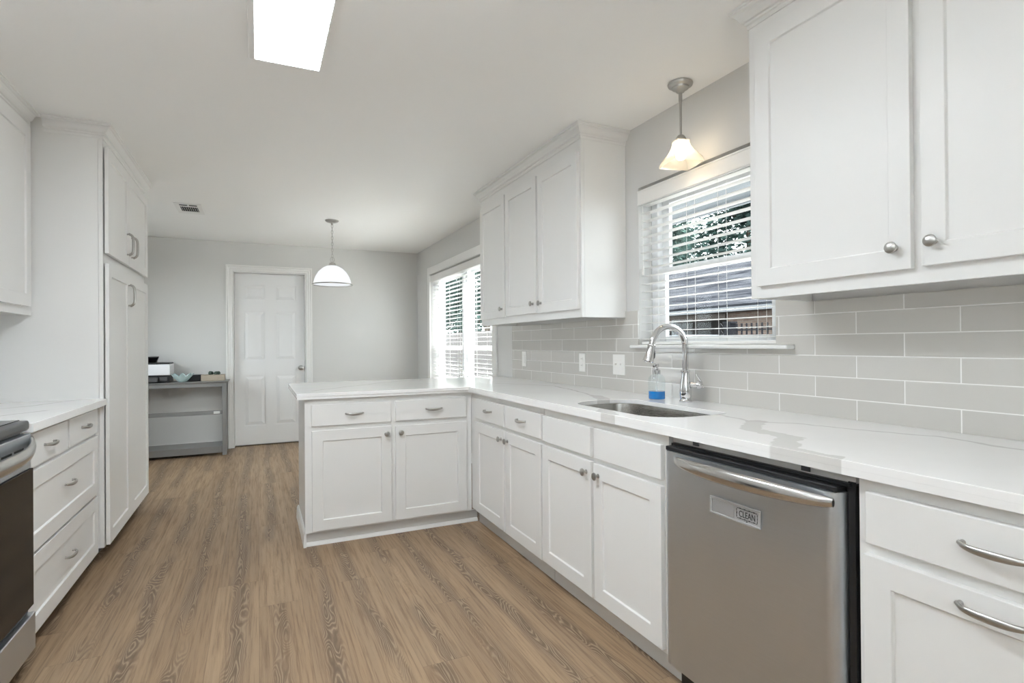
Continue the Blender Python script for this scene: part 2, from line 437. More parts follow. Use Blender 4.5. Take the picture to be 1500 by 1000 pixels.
def shaker(name, f, u0, u1, v0, v1, parent, panels=None, stile=.062, th=.019, rec=.008, mat='cabinet'):
    """one door or drawer leaf whose back lies on f's plane: frame with a recessed flat panel"""
    mb = MB()
    if panels is None: panels = [(u0 + stile, u1 - stile, v0 + stile, v1 - stile)]
    us = sorted({u0, u1} | {p[0] for p in panels} | {p[1] for p in panels})
    vs = sorted({v0, v1} | {p[2] for p in panels} | {p[3] for p in panels})
    bm = mb.bm; cache = {}
    def V(u, v, w):
        k = (round(u, 5), round(v, 5), round(w, 5))
        if k not in cache: cache[k] = bm.verts.new(f(u, v, w))
        return cache[k]
    def inp(u, v): return any(p[0] < u < p[1] and p[2] < v < p[3] for p in panels)
    for a, b in zip(us, us[1:]):
        for c, d in zip(vs, vs[1:]):
            if not inp((a + b) / 2, (c + d) / 2):
                bm.faces.new([V(a, c, th), V(b, c, th), V(b, d, th), V(a, d, th)])
    for (a, b, c, d) in panels:
        e = .003
        bm.faces.new([V(a + e, c + e, th - rec), V(b - e, c + e, th - rec), V(b - e, d - e, th - rec), V(a + e, d - e, th - rec)])
        o4 = [(a, c), (b, c), (b, d), (a, d)]; i4 = [(a + e, c + e), (b - e, c + e), (b - e, d - e), (a + e, d - e)]
        # keep the rim watertight where the grid splits an edge
        for k in range(4):
            (p0, q0), (p1, q1) = o4[k], o4[(k + 1) % 4]
            if p0 == p1: mids = sorted([v for v in vs if min(q0, q1) < v < max(q0, q1)], reverse=q1 < q0); ml = [(p0, v) for v in mids]
            else: mids = sorted([u for u in us if min(p0, p1) < u < max(p0, p1)], reverse=p1 < p0); ml = [(u, q0) for u in mids]
            bm.faces.new([V(p0, q0, th)] + [V(m[0], m[1], th) for m in ml] + [V(p1, q1, th), V(i4[(k + 1) % 4][0], i4[(k + 1) % 4][1], th - rec), V(i4[k][0], i4[k][1], th - rec)])
    for a, b in zip(us, us[1:]):
        for v in (v0, v1): bm.faces.new([V(a, v, 0), V(b, v, 0), V(b, v, th), V(a, v, th)])
    for c, d in zip(vs, vs[1:]):
        for u in (u0, u1): bm.faces.new([V(u, c, 0), V(u, d, 0), V(u, d, th), V(u, c, th)])
    bm.faces.new([V(u, v0, 0) for u in us] + [V(u1, v, 0) for v in vs[1:]] + [V(u, v1, 0) for u in us[::-1][1:]] + [V(u0, v, 0) for v in vs[::-1][1:-1]])
    return mb.build(name, mat, parent, bevel=.0016, seg=2)
def slab(name, f, u0, u1, v0, v1, parent, th=.019, mat='cabinet'):
    return MB().box((u0, v0, 0), (u1, v1, th), f).build(name, mat, parent, bevel=.003, seg=2)

def knob(f, u, v, w, parent):
    MB().lathe([(.0095, 0), (.0095, .002), (.0055, .004), (.005, .013), (.009, .016), (.0155, .0185), (.0165, .021), (.0155, .0245), (.010, .0275), (.002, .0285)],
               f.at(u, v, w), 20).build('knob', 'nickel', parent, smooth=True)
def pull(f, u, v, w, parent, length=.115, vertical=False, proj=.024):
    """bow handle: two feet and a bar that widens towards its middle"""
    mb = MB(); n = 17; pts = []; rad = []
    for i in range(n):
        s = -1 + 2 * i / (n - 1); a = s * length / 2
        out = proj * (1 - abs(s) ** (8 if vertical else 5) * .72) * (.92 + .08 * (1 - s * s))
        wid = (.0080 if vertical else .0048) + (.0008 if vertical else .0034) * (1 - s * s)
        pts.append(f(u, v + a, w + out) if vertical else f(u + a, v - .004 * (1 - s * s), w + out)); rad.append((wid, .0075 if vertical else .0042))
    # flat section: wide axis lies in the face plane
    axis = f.u if vertical else f.v
    rr = []
    for i, p in enumerate(pts):
        t = (pts[min(i + 1, n - 1)] - pts[max(i - 1, 0)]).normalized(); b = t.cross(axis).normalized()
        rr.append([p + axis * rad[i][0] * math.cos(2 * PI * k / 10) + b * rad[i][1] * math.sin(2 * PI * k / 10) for k in range(10)])
    mb.rings(rr)
    for s in (-1, 1):
        a = s * (length / 2 - .004)
        g = f.at(u, v + a, w) if vertical else f.at(u + a, v, w)
        mb.lathe([(.0058, 0), (.0052, .003), (.0040, .006), (.0042, proj * .40)], g, 12)
    return mb.build('handle', 'nickel', parent, smooth=True)

# ------------------------------------------------------------------ the room
XW, XL, YB, YR, ZC = 1.94, -1.39, 7.15, -2.6, 2.405
TH = .16
KW = (1.58, 2.475, 1.178, 2.055)     # sink window opening  y0 y1 z0 z1
DW_ = (4.56, 6.53, .70, 2.045)       # dining window opening
struct(MB().box((XL - .2, YR - .2, -.05), (XW + TH, YB + .2, 0)).build('floor', 'floor'))
struct(MB().box((XL - .2, YR - .2, ZC), (XW + TH, YB + .2, ZC + .1)).build('ceiling', 'ceiling'))
mb = MB()
for a, b in (((YR, 0), (KW[0], ZC)), ((KW[1], 0), (DW_[0], ZC)), ((DW_[1], 0), (YB + .1, ZC)), ((KW[0], 0), (KW[1], KW[2])), ((KW[0], KW[3]), (KW[1], ZC)),
             ((DW_[0], 0), (DW_[1], DW_[2])), ((DW_[0], DW_[3]), (DW_[1], ZC))):
    mb.box((XW, a[0], a[1]), (XW + TH, b[0], b[1]))
struct(mb.build('wall_right', 'wall'))
DX = (-.255, .535, 2.06)             # door opening x0 x1 z1
mb = MB().box((XL - .1, YB, 0), (DX[0], YB + .14, ZC)).box((DX[1], YB, 0), (XW, YB + .14, ZC)).box((DX[0], YB, DX[2]), (DX[1], YB + .14, ZC))
mb.box((DX[0], YB + .12, 0), (DX[1], YB + .14, DX[2]))
struct(mb.build('wall_back', 'wall'))
LW = (5.20, 6.50, .95, 1.88)         # side window added to brighten the dining area, hidden by the pantry
mb = MB().box((XL - .1, YR, 0), (XL, LW[0], ZC)).box((XL - .1, LW[1], 0), (XL, YB, ZC)).box((XL - .1, LW[0], 0), (XL, LW[1], LW[2])).box((XL - .1, LW[0], LW[3]), (XL, LW[1], ZC))
struct(mb.build('wall_left', 'wall'))
RW = (-1.0, -.10, 1.0, 2.15)          # glazed opening added behind the camera to let in fill daylight
mb = MB().box((XL, YR - .12, 0), (RW[0], YR, ZC)).box((RW[1], YR - .12, 0), (XW + TH, YR, ZC)).box((RW[0], YR - .12, RW[3]), (RW[1], YR, ZC)).box((RW[0], YR - .12, 0), (RW[1], YR, RW[2]))
struct(mb.build('wall_rear', 'wall'))
# baseboards
struct(MB().box((XL, YB - .013, 0), (-.345, YB, .10)).box((.625, YB - .013, 0), (XW, YB, .10)).build('baseboard_back', 'trim', bevel=.004))
struct(MB().box((XW - .013, 4.10, 0), (XW, YB - .014, .10)).build('baseboard_right', 'trim', bevel=.004))

# --- double-hung windows
def dh_window(name, y0, y1, z0, z1, zr, sash=.055, frame=.05, rail=.03, bot=.05, sb=.055):
    X0 = 2.03
    def ring(mb, a, b, c, d, wd, x0, x1, bot=None, top=None):
        bot = wd if bot is None else bot; top = wd if top is None else top
        mb.box((x0, a, c), (x1, a + wd, d)).box((x0, b - wd, c), (x1, b, d))
        mb.box((x0, a + wd, c), (x1, b - wd, c + bot)).box((x0, a + wd, d - top), (x1, b - wd, d))
    mb = MB(); ring(mb, y0 + .001, y1 - .001, z0 + .001, z1 - .001, frame, X0, X0 + .069, bot=bot)
    w = struct(mb.build(name, 'vinyl', bevel=.002))
    mb = MB(); ring(mb, y0 + frame, y1 - frame, zr - .002, z1 - frame, sash, X0 + .036, X0 + .060, bot=rail, top=.045); mb.build('upper_sash', 'vinyl', w, bevel=.002)
    mb = MB(); ring(mb, y0 + frame, y1 - frame, z0 + bot, zr + .026, sash, X0 + .006, X0 + .032, bot=sb, top=rail + .008); mb.build('lower_sash', 'vinyl', w, bevel=.002)
    MB().box((X0 + .046, y0 + frame + sash, zr + .0), (X0 + .050, y1 - frame - sash, z1 - frame - .045)).build('upper_pane', 'pane', w)
    MB().box((X0 + .017, y0 + frame + sash, z0 + bot + sb - .005), (X0 + .021, y1 - frame - sash, zr)).build('lower_pane', 'pane', w)
    return w
dh_window('window_1', *KW, 1.575, bot=.018, sb=.027)
mid = (DW_[0] + DW_[1]) / 2
dh_window('window_2', DW_[0], mid - .02, DW_[2], DW_[3], 1.14)
dh_window('window_3', mid + .02, DW_[1], DW_[2], DW_[3], 1.14)
struct(MB().box((2.0, mid - .0205, DW_[2]), (2.10, mid + .0205, DW_[3])).build('trim_1', 'vinyl'))
# added rear glazing, unseen behind the camera
w4 = MB()
for a, b in (((RW[0], RW[2]), (RW[0] + .06, RW[3])), ((RW[1] - .06, RW[2]), (RW[1], RW[3])), ((-.58, RW[2]), (-.52, RW[3])), ((RW[0], RW[2]), (RW[1], RW[2] + .06)), ((RW[0], RW[3] - .06), (RW[1], RW[3]))):
    w4.box((a[0] + .001, YR - .09, a[1] + .001), (b[0] - .001, YR - .04, b[1] - .001))
w4 = struct(w4.build('added_rear_window', 'vinyl'))
MB().box((RW[0] + .06, YR - .068, RW[2] + .06), (-.58, YR - .062, RW[3] - .06)).box((-.52, YR - .068, RW[2] + .06), (RW[1] - .06, YR - .062, RW[3] - .06)).build('glass_pane', 'pane', w4)
w5 = MB()
for a, b in (((LW[0], LW[2]), (LW[0] + .05, LW[3])), ((LW[1] - .05, LW[2]), (LW[1], LW[3])), ((5.83, LW[2]), (5.87, LW[3])), ((LW[0], LW[2]), (LW[1], LW[2] + .05)), ((LW[0], LW[3] - .05), (LW[1], LW[3]))):
    w5.box((XL - .08, a[0] + .001, a[1] + .001), (XL - .03, b[0] - .001, b[1] - .001))
w5 = struct(w5.build('added_side_window', 'vinyl'))
MB().box((XL - .058, LW[0] + .05, LW[2] + .05), (XL - .052, 5.83, LW[3] - .05)).box((XL - .058, 5.87, LW[2] + .05), (XL - .052, LW[1] - .05, LW[3] - .05)).build('glass_pane', 'pane', w5)
# dining window casing and stool
mb = MB(); cx0, cx1 = XW - .02, XW
mb.box((cx0, 4.47, .66), (cx1, 4.56, 2.135)).box((cx0, 6.53, .66), (cx1, 6.62, 2.135)).box((cx0, 4.56, 2.045), (cx1, 6.53, 2.135))
struct(mb.build('trim_2', 'trim', bevel=.004, seg=2))
struct(MB().box((XW - .05, 4.46, .675), (2.03, 6.63, .699)).build('trim_3', 'trim', bevel=.004))
# drywall returns read a little whiter: jamb liners of both openings
# sink window sill with a rounded nose
sill = MB().box((1.885, 1.493, 1.160), (2.029, 2.498, 1.1775))
struct(sill.build('trim_4', 'trim', bevel=.007, seg=3))

# --- blinds
def blind(label, y0, y1, ztop, zbot, x, cords, vx, vh, tilt, wand_y, tapes=False):
    t = thing('window_blind', label, 'blind', (x, (y0 + y1) / 2, zbot), 'white slatted window blinds')
    MB().box((vx, y0, ztop - vh), (vx + .012, y1, ztop)).box((vx + .010, y0, ztop - vh + .012), (vx + .014, y1, ztop - vh + .016)).box((vx - .003, y0, ztop - .010), (vx, y1, ztop - .002)).box((vx - .003, y0, ztop - vh + .002), (vx, y1, ztop - vh + .008)).build('valance', 'blind', t, bevel=.002)
    MB().box((x - .022, y0 + .004, ztop - .048), (x + .024, y1 - .004, ztop - .004)).build('headrail', 'blind', t)
    mb = MB(); z = zbot + .030; dz = .0437; ct, st = math.cos(tilt), math.sin(tilt)
    while z < ztop - .058:
        pr = []
        for k in range(7):
            a = -1 + 2 * k / 6; pr.append((a * .0245, .0012 * (1 - a * a)))
        top = [(p, q + .0009) for p, q in pr]; bot = [(p, q - .0009) for p, q in pr[::-1]]
        mb.rings([[Vector((x + p * ct - q * st, y, z + p * st + q * ct)) for p, q in top + bot] for y in (y0 + .004, y1 - .004)])
        z += dz
    mb.build('slats', 'blind', t)
    MB().box((x - .025, y0 + .004, zbot), (x + .025, y1 - .004, zbot + .014)).build('bottom_rail', 'blind', t, bevel=.002)
    mb = MB()
    for c in cords:
        for dx in (-.0265, .0265):
            mb.tube([(x + dx, c, zbot + .01), (x + dx, c, ztop - .05)], .0009, 6)
    mb.build('cords', 'blind', t)
    mb = MB().tube([(x - .030, wand_y, ztop - .06), (x - .030, wand_y, ztop - .42)], .0016, 6).lathe([(.006, -.05), (.007, -.02), (.002, 0)], Fr((x - .030, wand_y, ztop - .42), (1, 0, 0), (0, 1, 0), (0, 0, 1)), 10)
    mb.build('pull_cord', 'blind', t)
    return t
blind('white slatted blind lowered in the window above the sink', KW[0] + .004, KW[1] - .006, 2.035, 1.1805, 1.972, [1.68, 1.90, 2.104, 2.38], 1.928, .082, .0, 2.44)
blind('wide white slatted blind in the dining window beside the peninsula', DW_[0] + .006, DW_[1] - .006, 2.03, .705, 1.980, [4.75, 5.15, 5.50, 5.58, 6.0, 6.35], 1.932, .075, .0, 6.46)

# --- door
d = MB()
fd = Fr((0, YB + .075, 0), (1, 0, 0), (0, 0, 1), (0, -1, 0))
dx0, dx1, dz0, dz1 = -.245, .525, .016, 2.05
d.box((dx0, dz0, -.028), (dx1, dz1, 0), fd)
cols = [(-.145, .085), (.195, .430)]; rows = [(.24, .835), (1.015, 1.605), (1.735, 1.915)]
us = [dx0, cols[0][0], cols[0][1], cols[1][0], cols[1][1], dx1]
for a, b in ((0, 1), (2, 3), (4, 5)): d.box((us[a], dz0, 0), (us[b], dz1, .010), fd)
vs = [dz0, rows[0][0], rows[0][1], rows[1][0], rows[1][1], rows[2][0], rows[2][1], dz1]
for c in cols:
    for a, b in ((0, 1), (2, 3), (4, 5), (6, 7)): d.box((c[0], vs[a], 0), (c[1], vs[b], .010), fd)
    for r in rows:
        a, b, e = .012, .045, .009
        p = [fd(c[0] + a, r[0] + a, 0), fd(c[1] - a, r[0] + a, 0), fd(c[1] - a, r[1] - a, 0), fd(c[0] + a, r[1] - a, 0),
             fd(c[0] + b, r[0] + b, e), fd(c[1] - b, r[0] + b, e), fd(c[1] - b, r[1] - b, e), fd(c[0] + b, r[1] - b, e)]
        d.hexa(p)
door = struct(d.build('door_1', 'door'))
MB().lathe([(.030, 0), (.030, .004), (.013, .008), (.011, .028), (.018, .034), (.027, .044), (.029, .054), (.024, .064), (.010, .069)], fd.at(.482, .915, .010), 24).build('door_knob', 'nickel', door, smooth=True)
# jambs and moulded casing
mb = MB()
mb.box((DX[0], YB - .005, 0), (DX[0] + .008, YB + .118, DX[2])).box((DX[1] - .008, YB - .005, 0), (DX[1], YB + .118, DX[2])).box((DX[0] + .008, YB - .005, DX[2] - .008), (DX[1] - .008, YB + .118, DX[2]))
struct(mb.build('trim_5', 'trim'))
mb = MB()
prof = [(0, 0), (.080, 0), (.080, .024), (.064, .024), (.060, .015), (.040, .015), (.036, .010), (.016, .010), (.010, .005), (0, .005)]    # (away from opening, out)
pa = [(DX[0] + .004, 0), (DX[0] + .004, DX[2] - .004), (DX[1] - .004, DX[2] - .004), (DX[1] - .004, 0)]
oo = [(-1, 0), (-1, 1), (1, 1), (1, 0)]
mb.rings([[Vector((p[0] + o[0] * a, YB - b, p[1] + o[1] * a)) for a, b in prof] for p, o in zip(pa, oo)])
struct(mb.build('trim_6', 'trim'))

# ------------------------------------------------------------------ kitchen: right run
ZT, TK = .908, .035
DFX, FFX = 1.275, 1.294          # door front, face frame plane
fr = right_face(FFX)
def carcass(x0, x1, y0, y1, z0, z1, parent, face, name='cabinet_body', t=.018, mat='cabinet', frame=None, top=False):
    """hollow box of panels; face in 'x-','x+','y-' tells the open front; frame: (stiles, rails) boxes on the front"""
    mb = MB()
    mb.box((x0, y0, z0), (x1, y1, z0 + t))
    if top: mb.box((x0, y0, z1 - t), (x1, y1, z1))
    zt = z1 - t if top else z1
    if face != 'x-': mb.box((x0, y0, z0 + t), (x0 + t, y1, zt))
    if face != 'x+': mb.box((x1 - t, y0, z0 + t), (x1, y1, zt))
    xa = x0 + (t if face != 'x-' else 0); xb = x1 - (t if face != 'x+' else 0)
    if face != 'y-': mb.box((xa, y0, z0 + t), (xb, y0 + t, zt))
    mb.box((xa, y1 - t, z0 + t), (xb, y1, zt))
    return mb.build(name, mat, parent)
def face_frame(f, u0, u1, v0, v1, stiles, rails, parent, th=.019):
    mb = MB()
    for a, b in stiles: mb.box((a, v0, -th), (b, v1, 0), f)
    st = sorted(stiles)
    for (a0, a1), (b0, b1) in zip(st, st[1:]):
        for c, d_ in rails: mb.box((a1, c, -th), (b0, d_, 0), f)
    return mb.build('face_frame', 'cabinet', parent)

# corner cabinet: two drawers over two doors
c1 = thing('base_cabinet', 'white base cabinet in the corner beside the peninsula, two drawers over two doors', 'cabinet', (1.6, 2.87, 0), 'white base cabinets')
carcass(FFX + .020, XW - .003, 2.405, 3.43, .10, ZT - TK - .001, c1, 'x-')
face_frame(fr, -3.43, -2.405, .10, ZT - TK - .001, [(-3.43, -3.29), (-2.87, -2.835), (-2.43, -2.405)], [(.10, .13), (.67, .72), (.825, ZT - TK - .001)], c1)
for (a, b) in ((-3.312, -2.868), (-2.846, -2.411)):
    dr = slab('drawer', fr, a, b, .712, .838, c1)
    pull(fr, (a + b) / 2, .780, .019, dr, .10)
d1 = shaker('door', fr, -3.316, -2.868, .113, .688, c1); knob(fr, -2.900, .640, .019, d1)
d2 = shaker('door', fr, -2.846, -2.414, .113, .688, c1); knob(fr, -2.812, .640, .019, d2)
MB().box((1.345, 2.405, 0), (1.360, 3.43, .0995)).build('toe_kick', 'toe', c1)
# sink cabinet
c2 = thing('base_cabinet', 'white cabinet under the sink with two plain false fronts over two knobbed doors', 'cabinet', (1.6, 1.95, 0), 'white base cabinets')
carcass(FFX + .020, XW - .003, 1.495, 2.400, .10, .685, c2, 'x-')
for y in (1.495, 2.382): MB().box((FFX + .020, y, .686), (XW - .003, y + .018, ZT - TK - .001)).build('side_panel', 'cabinet', c2)
face_frame(fr, -2.400, -1.495, .10, ZT - TK - .001, [(-2.400, -2.370), (-1.968, -1.935), (-1.535, -1.495)], [(.10, .13), (.67, .72), (.825, ZT - TK - .001)], c2)
for (a, b) in ((-2.394, -1.964), (-1.938, -1.516)):
    slab('false_front', fr, a, b, .708, .833, c2)
d3 = shaker('door', fr, -2.398, -1.962, .115, .688, c2); knob(fr, -1.995, .640, .019, d3)
d4 = shaker('door', fr, -1.942, -1.518, .115, .686, c2); knob(fr, -1.905, .640, .019, d4)
MB().box((1.345, 1.495, 0), (1.360, 2.400, .0995)).build('toe_kick', 'toe', c2)
# end cabinet beyond the dishwasher
c3 = thing('base_cabinet', 'white cabinet beside the stainless dishwasher with a bar pull on drawer and door', 'cabinet', (1.6, .55, 0), 'white base cabinets')
carcass(FFX + .020, XW - .003, .25, .832, .10, ZT - TK - .001, c3, 'x-')
face_frame(fr, -.832, -.25, .10, ZT - TK - .001, [(-.832, -.79), (-.29, -.25)], [(.10, .13), (.67, .725), (.84, ZT - TK - .001)], c3)
dr = slab('drawer', fr, -.808, -.272, .722, .842, c3); pull(fr, -.555, .787, .019, dr, .125)
d5 = shaker('door', fr, -.814, -.270, .115, .696, c3); pull(fr, -.560, .664, .019, d5, .125)
MB().box((1.345, .25, 0), (1.360, .832, .0995)).build('toe_kick', 'toe', c3)

# peninsula cabinet
PFY = 3.43
fp = front_face(PFY)
c4 = thing('base_cabinet', 'white peninsula cabinet facing the kitchen with two pulls and two knobs', 'cabinet', (.8, 3.75, 0), 'white base cabinets')
carcass(.255, 1.290, PFY + .020, 4.07, .075, ZT - TK - .001, c4, 'y-')
face_frame(fp, .248, 1.290, .082, ZT - TK - .001, [(.248, .292), (.740, .790), (1.242, 1.290)], [(.082, .105), (.675, .725), (.832, ZT - TK - .001)], c4)
for (a, b) in ((.284, .752), (.781, 1.251)):
    dr = slab('drawer', fp, a, b, .711, .838, c4); pull(fp, (a + b) / 2 + .012, .778, .019, dr, .107)
d6 = shaker('door', fp, .286, .754, .094, .684, c4); knob(fp, .722, .640, .019, d6)
d7 = shaker('door', fp, .780, 1.252, .094, .680, c4); knob(fp, .812, .640, .019, d7)
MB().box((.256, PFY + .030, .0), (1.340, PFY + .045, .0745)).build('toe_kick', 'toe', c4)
mb = MB()
mb.sweep([(0, 0), (.016, 0), (.016, .012), (.013, .070), (.006, .085), (0, .085)], [(.254, 4.075), (.254, PFY + .003)], [(-1, 0), (-1, 0)])
mb.sweep([(0, 0), (.014, 0), (.013, .008), (.006, .020), (0, .022)], [(.240, PFY + .030), (1.340, PFY + .030)], [(0, -1), (0, -1)])
mb.build('baseboard', 'trim', c4)

# --- countertops
def plate(name, outer, holes, z0, z1, mat, bev):
    cu = bpy.data.curves.new(name, 'CURVE'); cu.dimensions = '2D'; cu.fill_mode = 'BOTH'
    for pts in [outer] + holes:
        sp = cu.splines.new('POLY'); sp.points.add(len(pts) - 1); sp.use_cyclic_u = True
        for q, p in zip(sp.points, pts): q.co = (p[0], p[1], 0, 1)
    cu.extrude = (z1 - z0) / 2 - bev; cu.bevel_depth = bev; cu.bevel_resolution = 1; cu.offset = -bev
    o = bpy.data.objects.new(name + '_curve', cu); COL.objects.link(o)
    dg = bpy.context.evaluated_depsgraph_get()
    me = bpy.data.meshes.new_from_object(o.evaluated_get(dg)); me.name = name
    bpy.data.objects.remove(o); bpy.data.curves.remove(cu)
    me.transform(Matrix.Translation((0, 0, (z0 + z1) / 2)))
    me.materials.clear(); me.materials.append(M[mat])
    for q in me.polygons: q.use_smooth = False
    o = bpy.data.objects.new(name, me); COL.objects.link(o); return o
def rrect(x0, x1, y0, y1, radii, n=10):
    pts = []
    for (cx, cy, a0), r in zip(((x1, y1, 0), (x0, y1, 90), (x0, y0, 180), (x1, y0, 270)), radii):
        ccx = cx - r if cx == x1 else cx + r; ccy = cy - r if cy == y1 else cy + r
        for i in range(n + 1):
            a = math.radians(a0 + 90 * i / n); pts.append((ccx + r * math.cos(a), ccy + r * math.sin(a)))
    return pts
SK = (1.345, 1.700, 1.600, 2.272)
hole = rrect(*SK, (.12, .14, .14, .05))
outer = [(1.26, .24), (XW - .0105, .24), (XW - .0105, 4.145), (XW - .002, 4.146), (XW - .002, 4.395), (.205, 4.415), (.203, 3.400), (1.26, 3.392)]
top = plate('countertop', outer, [hole[::-1]], ZT - .020, ZT, 'quartz', .002)
def add_edge(o, boxes):
    bm = bmesh.new(); bm.from_mesh(o.data)
    for a, b in boxes:
        g = MB().box(a, b); me2 = bpy.data.meshes.new('tmp'); bmesh.ops.recalc_face_normals(g.bm, faces=g.bm.faces); g.bm.to_mesh(me2); g.bm.free()
        bm.from_mesh(me2); bpy.data.meshes.remove(me2)
    bm.to_mesh(o.data); bm.free()
add_edge(top, [((1.2602, .2402, ZT - TK), (1.285, 3.415, ZT - .016)), ((.2052, 3.4012, ZT - TK), (1.2602, 3.418, ZT - .016)), ((.2062, 3.418, ZT - TK), (.222, 4.41, ZT - .016))])
tag(top, 'long white quartz countertop with grey veins around sink and peninsula', 'countertop')
# --- sink
t = thing('sink', 'undermount stainless steel sink bowl below the faucet', 'sink', (1.505, 1.935, .70))
def off_loop(e, z): return [Vector((p[0], p[1], z)) for p in rrect(SK[0] - e, SK[1] + e, SK[2] - e, SK[3] + e, [max(.03, r + e) for r in (.12, .14, .14, .05)])]
mb = MB()
mb.rings([off_loop(.016, ZT - .0215), off_loop(.003, ZT - .0215), off_loop(.000, ZT - .05), off_loop(-.006, .745), off_loop(-.014, .725), off_loop(-.035, .715)], True, False)
l = [mb.bm.verts.new(v) for v in off_loop(-.035, .715)]
mb.bm.faces.new(l)
bmesh.ops.remove_doubles(mb.bm, verts=mb.bm.verts, dist=1e-5)
mb.build('bowl', 'sink', t, smooth=True)
MB().lathe([(.045, .7155), (.045, .7185), (.036, .7190), (.034, .7165)], Fr((1.53, 1.93, 0), (1, 0, 0), (0, 1, 0), (0, 0, 1)), 24).build('drain', 'chrome', t, smooth=True)
# --- faucet
FX, FY = 1.835, 2.0
t = thing('faucet', 'chrome gooseneck pull down faucet behind the sink', 'faucet', (FX, FY, ZT))
fz = Fr((FX, FY, 0), (1, 0, 0), (0, 1, 0), (0, 0, 1))
MB().lathe([(.030, ZT + .0005), (.030, ZT + .006), (.026, ZT + .010), (.024, ZT + .016), (.027, ZT + .030), (.028, ZT + .050), (.024, ZT + .085), (.019, ZT + .12), (.0185, ZT + .138), (.022, ZT + .142), (.022, ZT + .150), (.016, ZT + .154)], fz, 28).build('base', 'chrome', t, smooth=True)
pts = [(FX, FY, ZT + .150), (FX, FY, ZT + .20)]
zc, rc = 1.165, .100
pts += [(FX, FY, zc - .03)]
for i in range(0, 26):
    a = math.radians(i * 172 / 25); pts.append((FX - rc + rc * math.cos(a), FY, zc + rc * math.sin(a)))
MB().tube(pts, .0145, 18).build('neck', 'chrome', t, smooth=True)
hx, hz = pts[-1][0], pts[-1][2]
ax = (Vector(pts[-1]) - Vector(pts[-2])).normalized()
ax = (ax + Vector((-.08, 0, 0))).normalized()
uu = Vector((0, 1, 0)); vv = ax.cross(uu)
fh = Fr((hx, FY, hz), uu, vv, ax)
sp_ = MB().lathe([(.0155, -.004), (.018, .000), (.018, .006), (.0165, .008), (.019, .040), (.0245, .070), (.0245, .078), (.020, .080), (.019, .076)], fh, 24).build('spray_head', 'chrome', t, smooth=True)
MB().tube([fh(0, .019, .020), fh(0, .024, .034), fh(0, .0265, .052), fh(0, .0245, .060)], [(.004, .002), (.006, .003), (.006, .003), (.004, .002)], 10).build('button', 'black', sp_, smooth=True)
hb = MB().tube([(FX + .005, FY - .005, .990), (FX + .035, FY - .035, .990)], .0125, 16).lathe([(.0165, .0), (.019, .006), (.019, .018), (.015, .026), (.006, .030)], Fr((FX + .033, FY - .033, .990), (.7071, .7071, 0), (0, 0, 1), (.7071, -.7071, 0)), 20)
hb.build('valve', 'chrome', t, smooth=True)
MB().tube([(FX + .062, FY - .050, .978), (FX + .052, FY - .048, 1.003), (FX + .036, FY - .036, 1.033), (FX + .034, FY - .034, 1.040)], [.0035, .0048, .0042, .0065], 12).build('lever', 'chrome', t, smooth=True)
# --- soap dispenser
t = thing('soap_dispenser', 'clear glass pump bottle half full of blue soap beside the faucet', 'soap dispenser', (1.80, 2.165, ZT))
fz = Fr((1.80, 2.165, ZT + .0006), (1, 0, 0), (0, 1, 0), (0, 0, 1))
MB().lathe([(.038, 0), (.041, .004), (.041, .095), (.038, .108), (.028, .120), (.014, .127), (.0135, .134)], fz, 28).build('bottle', 'bottle', t, smooth=True)
MB().lathe([(.0375, .003), (.0395, .006), (.0395, .040), (.0390, .0405)], fz, 28).build('liquid', 'soap', t, smooth=True)
mb = MB().lathe([(.0195, .126), (.0195, .145), (.016, .147), (.009, .149), (.0075, .160), (.0125, .161), (.0125, .176), (.008, .178)], fz, 18)
mb.tube([fz(0, 0, .169), fz(-.020, -.010, .170), fz(-.031, -.016, .164)], .0055, 10).build('pump', 'chrome', t, smooth=True)
MB().tube([fz(0, 0, .010), fz(0, 0, .125)], .0025, 8).build('dip_tube', 'plastic', t)

# --- backsplash tiles and outlets
xb0, xb1 = XW - .010, XW - .0005
mb = MB()
mb.box((xb0, .24, ZT), (xb1, 4.145, 1.159)).box((xb0, 2.499, 1.159), (xb1, 4.145, 1.178)).box((xb0, .24, 1.159), (xb1, 1.492, 1.178))
mb.box((xb0, 2.476, 1.178), (xb1, 4.145, 1.3345)).box((xb0, 2.476, 1.3345), (xb1, 2.589, 1.3715)).box((xb0, .24, 1.178), (xb1, 1.579, 1.3445)).box((xb0, 1.441, 1.3445), (xb1, 1.579, 1.3715))
tag(mb.build('tile_backsplash', 'tile'), 'glossy greige subway tile backsplash above the long countertop', 'backsplash')
fo = right_face(xb0 - .0005)
def outlet(name, y, z, wd, kind, label):
    t = thing(name, label, 'outlet' if 'outlet' in name else 'switch', (xb0, y, z))
    MB().box((-y - wd / 2, z - .060, 0), (-y + wd / 2, z + .060, .005), fo).build('cover_plate', 'plastic', t, bevel=.003, seg=2)
    if kind == 'duplex':
        for dz in (-.021, .021):
            s_ = MB().prism([(-y + .016 * math.cos(a), z + dz + .0145 * math.sin(a)) for a in [2 * PI * k / 16 for k in range(16)]], .0051, .0072, fo).build('socket', 'plastic', t)
            MB().box((-y - .008, z + dz - .001, .0073), (-y - .0062, z + dz + .007, .0078), fo).box((-y + .0062, z + dz - .001, .0073), (-y + .008, z + dz + .007, .0078), fo).build('slots', 'dark', s_)
    elif kind == 'rocker':
        MB().box((-y - .0165, z - .033, .0051), (-y + .0165, z + .033, .0075), fo).build('rocker', 'plastic', t, bevel=.001)
    else:
        for du in (-.024, .024):
            MB().box((-y + du - .005, z - .012, .0051), (-y + du + .005, z + .012, .0058), fo).box((-y + du - .0035, z - .001, .0058), (-y + du + .0035, z + .007, .017), fo).build('toggle', 'plastic', t)
